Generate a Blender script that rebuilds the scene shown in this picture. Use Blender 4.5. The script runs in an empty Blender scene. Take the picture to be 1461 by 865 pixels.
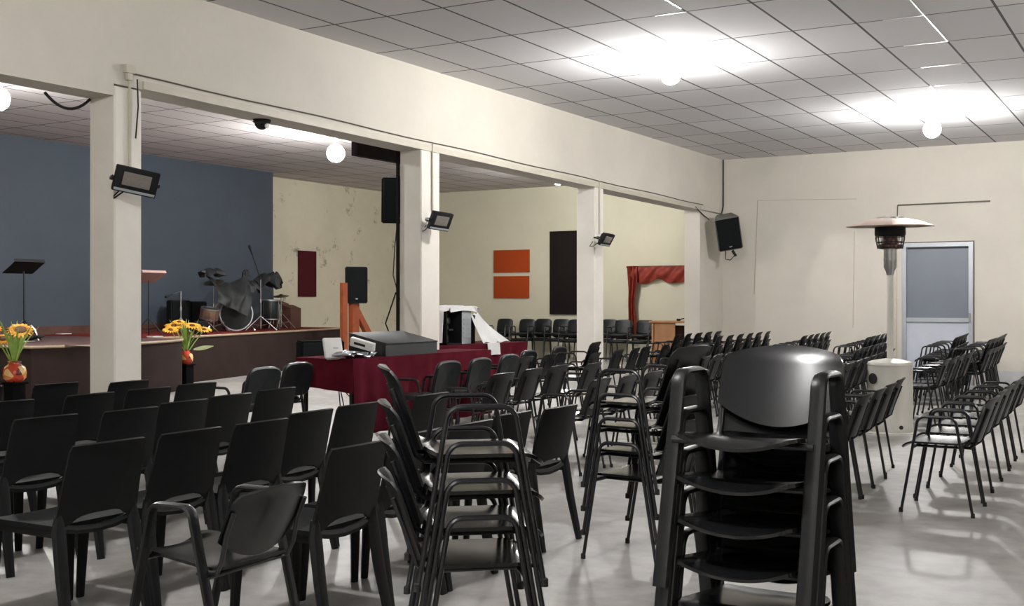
import bpy, bmesh, math, random
from mathutils import Vector, Matrix
random.seed(7)
R = math.radians
PI = math.pi
scene = bpy.context.scene
col = scene.collection

# ------------------------------------------------------------------ camera model (image 1461 x 865)
CAM = Vector((0, 0, 1.40)); YAW = R(30.25); FPX = 1640.0; CX = 730.5; HZ = 430.0
RT = Vector((math.cos(YAW), math.sin(YAW), 0)); FW = Vector((-math.sin(YAW), math.cos(YAW), 0))
def ray(px, py): return FW + RT*((px-CX)/FPX) + Vector((0, 0, 1))*((HZ-py)/FPX)
def at_z(px, py, z): d = ray(px, py); return CAM + d*((z-CAM.z)/d.z)
def at_x(px, py, x): d = ray(px, py); return CAM + d*(x/d.x)
def at_y(px, py, y): d = ray(px, py); return CAM + d*(y/d.y)

# ------------------------------------------------------------------ materials
def mat(name, rgb, rough=0.5, metal=0.0, noise=0.0, nscale=8.0, rgb2=None, bump=0.0, bscale=60.0, spec=0.5, coat=0.0):
    m = bpy.data.materials.new(name); m.use_nodes = True
    nt = m.node_tree; b = nt.nodes['Principled BSDF']
    b.inputs['Base Color'].default_value = (*rgb, 1)
    b.inputs['Roughness'].default_value = rough; b.inputs['Metallic'].default_value = metal
    b.inputs['Specular IOR Level'].default_value = spec
    if coat: b.inputs['Coat Weight'].default_value = coat
    tc = nt.nodes.new('ShaderNodeTexCoord')
    if noise or rgb2:
        n = nt.nodes.new('ShaderNodeTexNoise'); n.inputs['Scale'].default_value = nscale; n.inputs['Detail'].default_value = 6
        nt.links.new(tc.outputs['Object'], n.inputs['Vector'])
        r = nt.nodes.new('ShaderNodeValToRGB')
        a = rgb2 if rgb2 else tuple(c*(1-noise) for c in rgb)
        r.color_ramp.elements[0].position = .3; r.color_ramp.elements[1].position = .7
        r.color_ramp.elements[0].color = (*a, 1); r.color_ramp.elements[1].color = (*rgb, 1)
        nt.links.new(n.outputs['Fac'], r.inputs['Fac']); nt.links.new(r.outputs['Color'], b.inputs['Base Color'])
    if bump:
        n2 = nt.nodes.new('ShaderNodeTexNoise'); n2.inputs['Scale'].default_value = bscale; n2.inputs['Detail'].default_value = 4
        nt.links.new(tc.outputs['Object'], n2.inputs['Vector'])
        bp = nt.nodes.new('ShaderNodeBump'); bp.inputs['Strength'].default_value = bump; bp.inputs['Distance'].default_value = .01
        nt.links.new(n2.outputs['Fac'], bp.inputs['Height']); nt.links.new(bp.outputs['Normal'], b.inputs['Normal'])
    return m

def emit(name, rgb, s):
    m = bpy.data.materials.new(name); m.use_nodes = True
    b = m.node_tree.nodes['Principled BSDF']
    b.inputs['Base Color'].default_value = (*rgb, 1)
    b.inputs['Emission Color'].default_value = (*rgb, 1); b.inputs['Emission Strength'].default_value = s
    return m

M = {}
def wall_mat(name, rgb, stain=0.10, mould=False):
    """painted plaster: broad patchy tone, fine mottling, roller texture, optional mould specks"""
    m = bpy.data.materials.new(name); m.use_nodes = True; nt = m.node_tree; b = nt.nodes['Principled BSDF']
    b.inputs['Roughness'].default_value = .62; b.inputs['Specular IOR Level'].default_value = .3
    tc = nt.nodes.new('ShaderNodeTexCoord')
    n = nt.nodes.new('ShaderNodeTexNoise'); n.inputs['Scale'].default_value = .9; n.inputs['Detail'].default_value = 8; n.inputs['Roughness'].default_value = .65
    nt.links.new(tc.outputs['Object'], n.inputs['Vector'])
    r = nt.nodes.new('ShaderNodeValToRGB')
    r.color_ramp.elements[0].position = .3; r.color_ramp.elements[0].color = (*(c*(1-stain) for c in rgb), 1)
    r.color_ramp.elements[1].position = .65; r.color_ramp.elements[1].color = (*rgb, 1)
    nt.links.new(n.outputs['Fac'], r.inputs['Fac']); last = r.outputs['Color']
    if mould:
        n3 = nt.nodes.new('ShaderNodeTexNoise'); n3.inputs['Scale'].default_value = 1.7; n3.inputs['Detail'].default_value = 9; n3.inputs['Roughness'].default_value = .72
        nt.links.new(tc.outputs['Object'], n3.inputs['Vector'])
        r3 = nt.nodes.new('ShaderNodeValToRGB'); r3.color_ramp.elements[0].position = .585; r3.color_ramp.elements[1].position = .66
        r3.color_ramp.elements[1].color = (.75, .75, .75, 1)
        nt.links.new(n3.outputs['Fac'], r3.inputs['Fac'])
        mx = nt.nodes.new('ShaderNodeMix'); mx.data_type = 'RGBA'
        nt.links.new(r3.outputs['Color'], mx.inputs['Factor']); nt.links.new(last, mx.inputs[6]); mx.inputs[7].default_value = (.10, .09, .06, 1)
        last = mx.outputs[2]
    nt.links.new(last, b.inputs['Base Color'])
    n2 = nt.nodes.new('ShaderNodeTexNoise'); n2.inputs['Scale'].default_value = 45; n2.inputs['Detail'].default_value = 3
    nt.links.new(tc.outputs['Object'], n2.inputs['Vector'])
    bp = nt.nodes.new('ShaderNodeBump'); bp.inputs['Strength'].default_value = .12; bp.inputs['Distance'].default_value = .01
    nt.links.new(n2.outputs['Fac'], bp.inputs['Height']); nt.links.new(bp.outputs['Normal'], b.inputs['Normal'])
    return m

def ceiling_mat(name, rgb, ox, oy, px=.61, py=1.22, line=(.13, .13, .13), jw=.009):
    """suspended mineral tiles 0.61 x 1.22 with thin joints, each tile a touch different"""
    m = bpy.data.materials.new(name); m.use_nodes = True; nt = m.node_tree; b = nt.nodes['Principled BSDF']
    b.inputs['Roughness'].default_value = .95; b.inputs['Specular IOR Level'].default_value = .08
    tc = nt.nodes.new('ShaderNodeTexCoord'); sp = nt.nodes.new('ShaderNodeSeparateXYZ'); nt.links.new(tc.outputs['Object'], sp.inputs[0])
    def math_(op, a, bv):
        n = nt.nodes.new('ShaderNodeMath'); n.operation = op
        for i, v in enumerate((a, bv)):
            if v is None: continue
            if isinstance(v, (int, float)): n.inputs[i].default_value = v
            else: nt.links.new(v, n.inputs[i])
        return n.outputs[0]
    u = math_('DIVIDE', math_('SUBTRACT', sp.outputs[0], ox), px); v = math_('DIVIDE', math_('SUBTRACT', sp.outputs[1], oy), py)
    fu = math_('ABSOLUTE', math_('SUBTRACT', math_('FRACT', u, None), .5), None); fv = math_('ABSOLUTE', math_('SUBTRACT', math_('FRACT', v, None), .5), None)
    ju = math_('GREATER_THAN', fu, .5-jw/px); jv = math_('GREATER_THAN', fv, .5-jw/py)
    j = math_('MAXIMUM', ju, jv)
    cb = nt.nodes.new('ShaderNodeCombineXYZ'); nt.links.new(math_('FLOOR', u, None), cb.inputs[0]); nt.links.new(math_('FLOOR', v, None), cb.inputs[1])
    wn = nt.nodes.new('ShaderNodeTexWhiteNoise'); wn.noise_dimensions = '2D'; nt.links.new(cb.outputs[0], wn.inputs['Vector'])
    r = nt.nodes.new('ShaderNodeValToRGB'); r.color_ramp.elements[0].color = (*(c*.86 for c in rgb), 1); r.color_ramp.elements[1].color = (*rgb, 1)
    nt.links.new(wn.outputs['Value'], r.inputs['Fac'])
    mx = nt.nodes.new('ShaderNodeMix'); mx.data_type = 'RGBA'; nt.links.new(j, mx.inputs['Factor'])
    nt.links.new(r.outputs['Color'], mx.inputs[6]); mx.inputs[7].default_value = (*line, 1)
    nt.links.new(mx.outputs[2], b.inputs['Base Color'])
    # every tile sags a little in its middle and tilts a little
    su = math_('MULTIPLY', fu, fu); sv = math_('MULTIPLY', fv, fv)
    h = math_('ADD', math_('ADD', su, sv), math_('MULTIPLY', j, .6))
    bp = nt.nodes.new('ShaderNodeBump'); bp.inputs['Strength'].default_value = .35; bp.inputs['Distance'].default_value = .02
    nt.links.new(h, bp.inputs['Height']); nt.links.new(bp.outputs['Normal'], b.inputs['Normal'])
    return m

def floor_mat():
    m = bpy.data.materials.new('polished_concrete'); m.use_nodes = True; nt = m.node_tree; b = nt.nodes['Principled BSDF']
    tc = nt.nodes.new('ShaderNodeTexCoord')
    n = nt.nodes.new('ShaderNodeTexNoise'); n.inputs['Scale'].default_value = 1.1; n.inputs['Detail'].default_value = 9; n.inputs['Roughness'].default_value = .6
    nt.links.new(tc.outputs['Object'], n.inputs['Vector'])
    r = nt.nodes.new('ShaderNodeValToRGB')
    r.color_ramp.elements[0].position = .32; r.color_ramp.elements[0].color = (.235, .222, .205, 1)
    r.color_ramp.elements[1].position = .62; r.color_ramp.elements[1].color = (.375, .362, .345, 1)
    nt.links.new(n.outputs['Fac'], r.inputs['Fac'])
    n2 = nt.nodes.new('ShaderNodeTexNoise'); n2.inputs['Scale'].default_value = 7; n2.inputs['Detail'].default_value = 8
    nt.links.new(tc.outputs['Object'], n2.inputs['Vector'])
    mx = nt.nodes.new('ShaderNodeMix'); mx.data_type = 'RGBA'; mx.blend_type = 'MULTIPLY'; mx.inputs['Factor'].default_value = .5
    r2 = nt.nodes.new('ShaderNodeValToRGB'); r2.color_ramp.elements[0].position = .35; r2.color_ramp.elements[0].color = (.6, .6, .6, 1); r2.color_ramp.elements[1].position = .6
    nt.links.new(n2.outputs['Fac'], r2.inputs['Fac'])
    nt.links.new(r.outputs['Color'], mx.inputs[6]); nt.links.new(r2.outputs['Color'], mx.inputs[7]); nt.links.new(mx.outputs[2], b.inputs['Base Color'])
    mr = nt.nodes.new('ShaderNodeMapRange'); mr.inputs['To Min'].default_value = .36; mr.inputs['To Max'].default_value = .60
    nt.links.new(n.outputs['Fac'], mr.inputs['Value']); nt.links.new(mr.outputs[0], b.inputs['Roughness'])
    bp = nt.nodes.new('ShaderNodeBump'); bp.inputs['Strength'].default_value = .08; bp.inputs['Distance'].default_value = .01
    nt.links.new(n2.outputs['Fac'], bp.inputs['Height']); nt.links.new(bp.outputs['Normal'], b.inputs['Normal'])
    return m

CREAM = (.60, .565, .50)
M['cream'] = wall_mat('cream_paint', CREAM)
M['cream_mould'] = wall_mat('cream_paint_mouldy', (.60, .56, .435), .12, True)
M['cream_plain'] = wall_mat('annex_cream_paint', (.545, .52, .40), .08)
M['column'] = wall_mat('column_paint', (.78, .74, .675), .16)
M['blue'] = wall_mat('slate_blue_paint', (.048, .063, .085), .15)
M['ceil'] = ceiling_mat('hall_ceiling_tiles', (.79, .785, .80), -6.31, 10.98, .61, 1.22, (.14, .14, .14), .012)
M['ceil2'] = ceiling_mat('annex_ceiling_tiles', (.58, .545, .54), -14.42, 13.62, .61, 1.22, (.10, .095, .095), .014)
M['floor'] = floor_mat()
M['grey_skirt'] = mat('grey_skirting_paint', (.50, .50, .51), .5, noise=.12)
M['black'] = mat('black_plastic', (.0050, .0055, .0064), .40, noise=.25, nscale=14, bump=.05, bscale=140, spec=.34)
M['black_matte'] = mat('black_resin', (.0048, .0051, .0056), .52, noise=.25, nscale=10, bump=.06, bscale=160, spec=.20)
M['black_gloss'] = mat('glossy_black_plastic', (.006, .0063, .007), .20, noise=.2, nscale=12)
M['black_seat'] = mat('black_resin_seat', (.0065, .0068, .0073), .75, noise=.25, nscale=10, bump=.06, bscale=160, spec=.07)
M['tube'] = mat('black_enamel_tube', (.007, .007, .009), .28, noise=.2, nscale=20)
M['vinyl'] = mat('charcoal_vinyl', (.0058, .0080, .0100), .42, noise=.25, nscale=10, bump=.1, bscale=200, spec=.36)
M['rubber'] = mat('black_rubber', (.008, .008, .008), .8, noise=.2)
M['maroon_cloth'] = mat('maroon_cloth', (.092, .008, .016), .95, noise=.3, nscale=5, bump=.2, bscale=220, spec=.05)
M['maroon_panel'] = mat('maroon_felt', (.065, .006, .010), .9, noise=.2, nscale=30, spec=.2)
M['orange_panel'] = mat('orange_felt', (.34, .050, .008), .9, noise=.12, nscale=40, spec=.2)
M['dark_panel'] = mat('dark_brown_felt', (.010, .006, .006), .9, noise=.2, nscale=30, spec=.2)
M['brown_ply'] = mat('dark_brown_board', (.030, .018, .0155), .75, rgb2=(.022, .013, .0115), nscale=3, spec=.15)
M['red_carpet'] = mat('red_carpet', (.17, .020, .017), .95, rgb2=(.10, .016, .015), nscale=2.5, bump=.3, bscale=300, spec=.1)
M['mauve_floor'] = mat('worn_brown_stage_floor', (.105, .062, .058), .7, rgb2=(.07, .042, .040), nscale=2, spec=.2)
M['trim_tan'] = mat('tan_edge_strip', (.36, .27, .18), .5, noise=.2, nscale=6)
M['wood_orange'] = mat('orange_stained_timber', (.32, .075, .022), .5, rgb2=(.22, .050, .016), nscale=7)
M['wood_brown'] = mat('brown_timber', (.085, .030, .018), .55, rgb2=(.055, .020, .013), nscale=6)
M['wood_tan'] = mat('honey_wood', (.40, .19, .075), .42, rgb2=(.31, .14, .05), nscale=5)
M['chrome'] = mat('chrome_metal', (.62, .62, .64), .22, 1.0, noise=.1)
M['steel'] = mat('brushed_steel', (.50, .50, .51), .35, 1.0, noise=.1)
M['copper'] = mat('aged_reflector_sheet', (.58, .45, .38), .42, .7, noise=.15, nscale=6)
M['white_enamel'] = mat('off_white_enamel', (.47, .455, .41), .38, noise=.08, nscale=6)
M['white'] = mat('white_plastic', (.72, .72, .70), .35, noise=.04)
M['white_cloth'] = mat('white_cotton', (.74, .74, .74), .9, noise=.08, nscale=9, bump=.2, bscale=120, spec=.1)
M['silver'] = mat('silver_film', (.55, .56, .60), .25, .8, noise=.35, nscale=18, bump=.6, bscale=30)
M['grey_plastic'] = mat('silver_grey_plastic', (.33, .36, .37), .4, noise=.1)
M['circuit'] = mat('dark_circuitry', (.02, .022, .02), .5, rgb2=(.06, .06, .055), nscale=25)
M['grey_case'] = mat('charcoal_case', (.030, .033, .034), .6, noise=.2, nscale=10, bump=.1, bscale=150)
M['matt_cab'] = mat('matt_black_cabinet', (.005, .0055, .006), .95, noise=.2, nscale=20, spec=.05)
M['grill'] = mat('speaker_grille', (.0050, .0060, .0070), .85, noise=.3, nscale=120, spec=.15)
M['speaker_box'] = mat('speaker_cabinet', (.0075, .0080, .0090), .65, noise=.2, nscale=20, spec=.25)
M['grey_box'] = mat('weathered_grey_cabinet', (.13, .125, .115), .6, noise=.2, nscale=10)
M['glass_frost'] = mat('frosted_door_glass', (.17, .19, .23), .28, noise=.06, nscale=3)
M['alu'] = mat('aluminium_frame', (.42, .44, .47), .4, .5, noise=.08)
M['door_white'] = mat('pale_blue_white_panel', (.50, .53, .60), .4, noise=.06)
M['flood_glass'] = mat('floodlight_glass', (.22, .20, .18), .12, noise=.2, nscale=40)
M['conduit'] = mat('cream_conduit', (.52, .48, .40), .5, noise=.1)
M['cable'] = mat('black_cable', (.010, .010, .010), .6, noise=.1)
M['dark_line'] = mat('dark_groove_filler', (.12, .105, .085), .7, noise=.1)
M['faint_line'] = mat('plaster_joint', (.40, .36, .29), .7, noise=.1)
M['bulb'] = emit('lit_bulb', (1.0, .985, .96), 300)
M['lamp_disc'] = mat('lamp_rose', (.30, .30, .30), .5, noise=.1)
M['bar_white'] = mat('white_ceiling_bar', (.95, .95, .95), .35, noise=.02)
M['red_drape'] = mat('red_organza', (.24, .034, .018), .6, rgb2=(.16, .018, .012), nscale=9, spec=.3)
M['petal'] = mat('sunflower_petal', (.80, .42, .03), .6, noise=.25, nscale=20)
M['flower_eye'] = mat('sunflower_centre', (.12, .045, .012), .9, noise=.3, nscale=60)
M['leaf'] = mat('green_stem', (.30, .44, .09), .5, rgb2=(.17, .30, .05), nscale=8)
M['leaf_pale'] = mat('pale_leaf', (.34, .40, .20), .5, noise=.2)
M['sheet'] = mat('pink_paper', (.40, .25, .23), .7, noise=.15, nscale=12)
M['drum'] = mat('drum_wrap', (.16, .10, .06), .3, rgb2=(.07, .04, .03), nscale=6)
M['drum_head'] = mat('smoked_drum_head', (.022, .025, .027), .35, rgb2=(.010, .011, .012), nscale=4, spec=.3)
M['black_drape'] = mat('black_dust_cloth', (.014, .016, .018), .55, noise=.35, nscale=6)
M['brass'] = mat('brass_cymbal', (.14, .12, .09), .35, .8, noise=.2)
def vase_mat():
    m = mat('orange_checked_glaze', (.5, .1, .02), .25); nt = m.node_tree; b = nt.nodes['Principled BSDF']
    tc = nt.nodes.new('ShaderNodeTexCoord'); vo = nt.nodes.new('ShaderNodeTexVoronoi'); vo.inputs['Scale'].default_value = 12
    nt.links.new(tc.outputs['Object'], vo.inputs['Vector'])
    r = nt.nodes.new('ShaderNodeValToRGB'); r.color_ramp.interpolation = 'CONSTANT'
    e = r.color_ramp.elements; e[0].color = (.45, .05, .02, 1); e[1].position = .35; e[1].color = (.65, .22, .04, 1)
    e.new(.62).color = (.75, .50, .22, 1); e.new(.85).color = (.12, .03, .02, 1)
    sp = nt.nodes.new('ShaderNodeSeparateColor'); nt.links.new(vo.outputs['Color'], sp.inputs[0])
    nt.links.new(sp.outputs[0], r.inputs['Fac']); nt.links.new(r.outputs['Color'], b.inputs['Base Color'])
    return m
M['vase'] = vase_mat()

# ------------------------------------------------------------------ mesh builder
class MB:
    def __init__(s): s.v = []; s.f = []
    def add(s, vs, fs):
        o = len(s.v); s.v += [tuple(v) for v in vs]; s.f += [tuple(i+o for i in f) for f in fs]
    def box(s, c, size, rot=None, bev=0.0, seg=2):
        bm = bmesh.new(); bmesh.ops.create_cube(bm, size=1.0)
        bmesh.ops.scale(bm, vec=size, verts=bm.verts)
        if bev: bmesh.ops.bevel(bm, geom=bm.edges[:], offset=bev, segments=seg, profile=.6, affect='EDGES')
        mx = Matrix.Translation(Vector(c)) @ (rot.to_4x4() if rot else Matrix.Identity(4))
        bm.verts.index_update()
        s.add([mx @ v.co for v in bm.verts], [[v.index for v in f.verts] for f in bm.faces]); bm.free()
    def tube(s, pts, r, n=8, closed=False, r2=None, up=Vector((0, 1, 0)), caps=True):
        """sweep an ellipse (r across, r2 along `up`) along pts; r may be a list"""
        pts = [Vector(p) for p in pts]; N = len(pts); rings = []
        prev = None
        for i, p in enumerate(pts):
            a = pts[i-1] if (i > 0 or closed) else pts[i]; b = pts[(i+1) % N] if (i < N-1 or closed) else pts[i]
            t = (b-a)
            t = t.normalized() if t.length > 1e-9 else Vector((0, 0, 1))
            if r2 is not None or prev is None:
                x = up - t*up.dot(t)
                if x.length < 1e-3: x = Vector((1, 0, 0)) - t*t.x
                if x.length < 1e-3: x = Vector((0, 0, 1)) - t*t.z
            else:
                x = prev - t*prev.dot(t)
                if x.length < 1e-4: x = Vector((1, 0, 0))
            x.normalize(); prev = x; y = t.cross(x)
            ri = r[i] if isinstance(r, (list, tuple)) else r
            rj = ri if r2 is None else (r2[i] if isinstance(r2, (list, tuple)) else r2)
            rings.append([p + x*(rj*math.cos(2*PI*k/n)) + y*(ri*math.sin(2*PI*k/n)) for k in range(n)])
        vs = [v for rg in rings for v in rg]; fs = []
        for i in range(N if closed else N-1):
            j = (i+1) % N
            for k in range(n): fs.append((i*n+k, i*n+(k+1) % n, j*n+(k+1) % n, j*n+k))
        if not closed and caps: fs += [tuple(range(n-1, -1, -1)), tuple((N-1)*n+k for k in range(n))]
        s.add(vs, fs)
    def lathe(s, prof, n=24, c=(0, 0, 0), mx=None):
        vs = []; fs = []; c = Vector(c)
        for (r, z) in prof:
            for k in range(n):
                v = Vector((r*math.cos(2*PI*k/n), r*math.sin(2*PI*k/n), z))
                vs.append((mx @ v if mx else v) + c)
        for i in range(len(prof)-1):
            for k in range(n): fs.append((i*n+k, i*n+(k+1) % n, (i+1)*n+(k+1) % n, (i+1)*n+k))
        if prof[0][0] > 1e-4: fs.append(tuple(range(n-1, -1, -1)))
        if prof[-1][0] > 1e-4: fs.append(tuple((len(prof)-1)*n+k for k in range(n)))
        s.add(vs, fs)
    def sheet(s, fn, nu, nv, th=.006):
        """fn(u, v) -> point; a curved sheet given thickness th"""
        P = [[Vector(fn(i/nu, j/nv)) for j in range(nv+1)] for i in range(nu+1)]
        def nrm(i, j):
            a = P[min(i+1, nu)][j]-P[max(i-1, 0)][j]; b = P[i][min(j+1, nv)]-P[i][max(j-1, 0)]
            n = a.cross(b); return n.normalized() if n.length > 1e-12 else Vector((0, 0, 1))
        top = []; bot = []
        for i in range(nu+1):
            for j in range(nv+1):
                n = nrm(i, j); top.append(P[i][j]+n*th/2); bot.append(P[i][j]-n*th/2)
        W = nv+1; K = len(top); fs = []
        for i in range(nu):
            for j in range(nv):
                a, b, c, d = i*W+j, (i+1)*W+j, (i+1)*W+j+1, i*W+j+1
                fs.append((a, b, c, d)); fs.append((K+d, K+c, K+b, K+a))
        for i in range(nu):
            a, b = i*W, (i+1)*W; fs.append((a, K+a, K+b, b))
            a, b = i*W+nv, (i+1)*W+nv; fs.append((b, K+b, K+a, a))
        for j in range(nv):
            a, b = j, j+1; fs.append((b, K+b, K+a, a))
            a, b = nu*W+j, nu*W+j+1; fs.append((a, K+a, K+b, b))
        s.add(top+bot, fs)
    def prism(s, poly, z0, z1):
        n = len(poly); vs = [(x, y, z0) for x, y in poly]+[(x, y, z1) for x, y in poly]
        fs = [tuple(range(n-1, -1, -1)), tuple(range(n, 2*n))]+[(i, (i+1) % n, n+(i+1) % n, n+i) for i in range(n)]
        s.add(vs, fs)
    def hexa(s, v): s.add(v, [(3, 2, 1, 0), (4, 5, 6, 7), (0, 1, 5, 4), (1, 2, 6, 5), (2, 3, 7, 6), (3, 0, 4, 7)])
    def build(s, name, m, parent=None, smooth=35, loc=None):
        me = bpy.data.meshes.new(name); me.from_pydata(s.v, [], s.f); me.validate()
        bm = bmesh.new(); bm.from_mesh(me); bmesh.ops.recalc_face_normals(bm, faces=bm.faces); bm.to_mesh(me); bm.free()
        me.materials.append(m)
        if smooth:
            for p in me.polygons: p.use_smooth = True
            me.set_sharp_from_angle(angle=R(smooth))
        o = bpy.data.objects.new(name, me); col.objects.link(o)
        if parent: o.parent = parent
        if loc: o.location = loc
        return o

def tag(o, label, cat, group=None):
    o['label'] = label; o['category'] = cat
    if group: o['group'] = group
    return o
def empty(name, loc, rz=0.0, label=None, cat=None, group=None, rot=None):
    o = bpy.data.objects.new(name, None); col.objects.link(o); o.location = loc; o.empty_display_size = .1
    o.rotation_euler = rot if rot else (0, 0, rz)
    if label: tag(o, label, cat, group)
    return o
def struct(o): o['kind'] = 'structure'; return o
KIDS = {}
def copy_tree(o, parent=None):
    c = o.copy(); col.objects.link(c)
    if parent: c.parent = parent
    for ch in o.children: copy_tree(ch, c)
    return c
def rx(a): return Matrix.Rotation(a, 3, 'X')
def ry(a): return Matrix.Rotation(a, 3, 'Y')
def rz(a): return Matrix.Rotation(a, 3, 'Z')
def arc(c, r, a0, a1, n, plane='xz', y=0):
    out = []
    for i in range(n+1):
        a = a0+(a1-a0)*i/n; out.append((c[0]+r*math.cos(a), y, c[1]+r*math.sin(a)))
    return out
def catenary(a, b, sag, n=12):
    a = Vector(a); b = Vector(b)
    return [a.lerp(b, i/n) - Vector((0, 0, sag*4*(i/n)*(1-i/n))) for i in range(n+1)]

# ------------------------------------------------------------------ the room
HC = 4.017; AC = 4.30                      # hall and annex ceiling heights
YB = 20.35; XW = -7.35; XB = -7.64         # hall end wall; column line front and back faces
XBLUE = -17.7; XCR = -18.3; YE = 25.6; XR = 5.6; YN = -5.2; YA = 2.6
def slab(name, x0, x1, y0, y1, z0, z1, m, bev=0):
    b = MB(); b.box(((x0+x1)/2, (y0+y1)/2, (z0+z1)/2), (x1-x0, y1-y0, z1-z0), bev=bev)
    return struct(b.build(name, m, smooth=0))
slab('floor', -19, XR+.3, YN-.3, YE+.3, -.12, 0, M['floor'])
slab('ceiling', XW, XR, YN, YB, HC, HC+.08, M['ceil'])
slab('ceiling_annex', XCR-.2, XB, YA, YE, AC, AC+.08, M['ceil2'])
# hall end wall with a door opening
DX0, DX1, DH = -4.14, -3.00, 2.39
b = MB()
b.box(((XB-.02+DX0)/2, YB+.12, HC/2), (DX0-XB+.02, .24, HC)); b.box(((DX1+XR)/2, YB+.12, HC/2), (XR-DX1, .24, HC))
b.box(((DX0+DX1)/2, YB+.12, (DH+HC)/2), (DX1-DX0, .24, HC-DH))
struct(b.build('wall_end', M['cream'], smooth=0))
slab('wall_right', XR, XR+.2, YN, YB+.24, 0, HC, M['cream'])
slab('wall_near', XB, XR, YN-.2, YN, 0, HC, M['cream'])
slab('wall_blue', XBLUE-.25, XBLUE, YA, 19.66, 0, AC, M['blue'])
slab('wall_annex_left', XCR-.2, XCR, 19.66, YE, 0, AC, M['cream_mould'])
slab('wall_annex_return', XCR-.2, XBLUE-.25, 19.46, 19.66, 0, AC, M['cream_plain'])
slab('wall_annex_end', XCR-.2, XB+.2, YE, YE+.2, 0, AC, M['cream_plain'])
slab('wall_annex_right', XB, XB+.2, YB+.24, YE, 0, AC, M['cream_plain'])
slab('wall_annex_near', XCR-.2, XB, YA-.2, YA, 0, AC, M['cream_plain'])
# header beam over the column line: bay one hangs lower, the rest slopes gently
b = MB()
def beam(y0, y1, za, zb):
    b.hexa([(XB, y0, za), (XW, y0, za), (XW, y1, zb), (XB, y1, zb), (XB, y0, AC+.08), (XW, y0, AC+.08), (XW, y1, AC+.08), (XB, y1, AC+.08)])
beam(YN, 6.31, 3.02, 3.04); beam(6.31, YB, 3.135, 3.00)
struct(b.build('wall_header', M['cream'], smooth=0))
slab('wall_left_near', XB, XW, YN, .6, 0, 3.02, M['cream'])
COLS = [(6.31, 6.59), (10.58, 10.95), (14.97, 15.26)]
for i, (y0, y1) in enumerate(COLS):
    b = MB(); b.box(((XW+XB)/2+.004, (y0+y1)/2, 1.56), (.298, y1-y0, 3.12), bev=.012, seg=1)
    struct(b.build('trim_%d' % (i+1), M['column'], smooth=0))
slab('wall_pier', XB, XW, 19.18, YB, 0, 3.02, M['cream'])
slab('baseboard_end', DX1+.06, XR, YB-.012, YB, 0, .26, M['grey_skirt'])
slab('baseboard_end_left', XW, DX0-.06, YB-.012, YB, 0, .26, M['grey_skirt'])
slab('baseboard_blue', XBLUE, XBLUE+.02, YA, 19.6, .80, .95, M['wood_brown'])
# plaster joints and the dark ledge on the end wall
def ystrip(name, pa, pb, w, m, dep=.006):
    a = at_y(*pa, YB); c = at_y(*pb, YB); d = c-a
    bb = MB(); L = math.hypot(d.x, d.z); ang = math.atan2(d.z, d.x)
    bb.box(((a.x+c.x)/2, YB-dep/2, (a.z+c.z)/2), (L, dep, w), rot=ry(-ang)); return struct(bb.build(name, m, smooth=0))
ystrip('trim_4', (1081, 286), (1076, 420), .014, M['faint_line'], .004)
ystrip('trim_5', (1081, 286), (1222, 284), .010, M['faint_line'], .004)
ystrip('trim_6', (1219, 330), (1217, 468), .008, M['faint_line'], .004)
ystrip('trim_7', (1281, 293), (1413, 287), .022, M['dark_line'], .03)
ystrip('trim_8', (1281, 293), (1280, 322), .014, M['dark_line'], .02)
# cream ledge band along the header's lower edge
b = MB(); b.hexa([(XW, 6.6, 3.135), (XW+.02, 6.6, 3.135), (XW+.02, 19.2, 3.01), (XW, 19.2, 3.01), (XW, 6.6, 3.20), (XW+.02, 6.6, 3.20), (XW+.02, 19.2, 3.075), (XW, 19.2, 3.075)])
struct(b.build('trim_9', M['conduit'], smooth=0))
# thin white bars along some tile joints (hang just under the tiles)
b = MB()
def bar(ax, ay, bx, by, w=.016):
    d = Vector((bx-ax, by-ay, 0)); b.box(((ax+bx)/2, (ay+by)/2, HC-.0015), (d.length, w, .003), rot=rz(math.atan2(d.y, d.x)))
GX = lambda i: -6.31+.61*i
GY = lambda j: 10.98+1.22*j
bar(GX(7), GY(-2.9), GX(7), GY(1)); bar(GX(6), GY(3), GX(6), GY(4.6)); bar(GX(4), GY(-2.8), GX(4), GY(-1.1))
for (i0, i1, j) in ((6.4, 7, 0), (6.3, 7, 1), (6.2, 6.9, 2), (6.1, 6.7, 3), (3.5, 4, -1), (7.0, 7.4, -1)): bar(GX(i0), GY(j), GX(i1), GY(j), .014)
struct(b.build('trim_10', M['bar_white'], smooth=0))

# door in the end wall
d = empty('door_1', ((DX0+DX1)/2, YB, 0)); struct(d)
w = DX1-DX0
b = MB()
for x in (-w/2+.035, w/2-.035): b.box((x, .03, DH/2), (.07, .12, DH))
b.box((0, .03, DH-.035), (w-.14, .12, .07)); b.box((0, .03, 1.085), (w-.14, .07, .07)); b.box((0, .03, .05), (w-.14, .07, .10))
b.build('door_frame', M['alu'], d, 0)
b = MB(); b.box((0, .045, 1.70), (w-.14, .02, 1.17)); b.build('glass_pane', M['glass_frost'], d, 0)
b = MB(); b.box((0, .045, .57), (w-.14, .025, .95)); b.build('lower_panel', M['door_white'], d, 0)
b = MB(); b.box((w/2+.012, .02, DH/2), (.02, .05, DH)); b.box((0, .02, DH+.008), (w+.04, .05, .02)); b.build('dark_gap', M['dark_line'], d, 0)
b = MB(); b.box((-w/2-.11, -.012, DH*.53), (.05, .03, DH*.9), bev=.004); struct(b.build('trim_11', M['conduit']))
bpy.data.objects['trim_11'].location = d.location
b = MB(); b.tube([(w/2-.05, -.05, 1.05), (w/2-.05, -.05, 1.2)], .012); b.tube([(w/2-.05, .0, 1.12), (w/2-.05, -.05, 1.12)], .01); b.build('door_handle', M['steel'], d)

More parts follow.
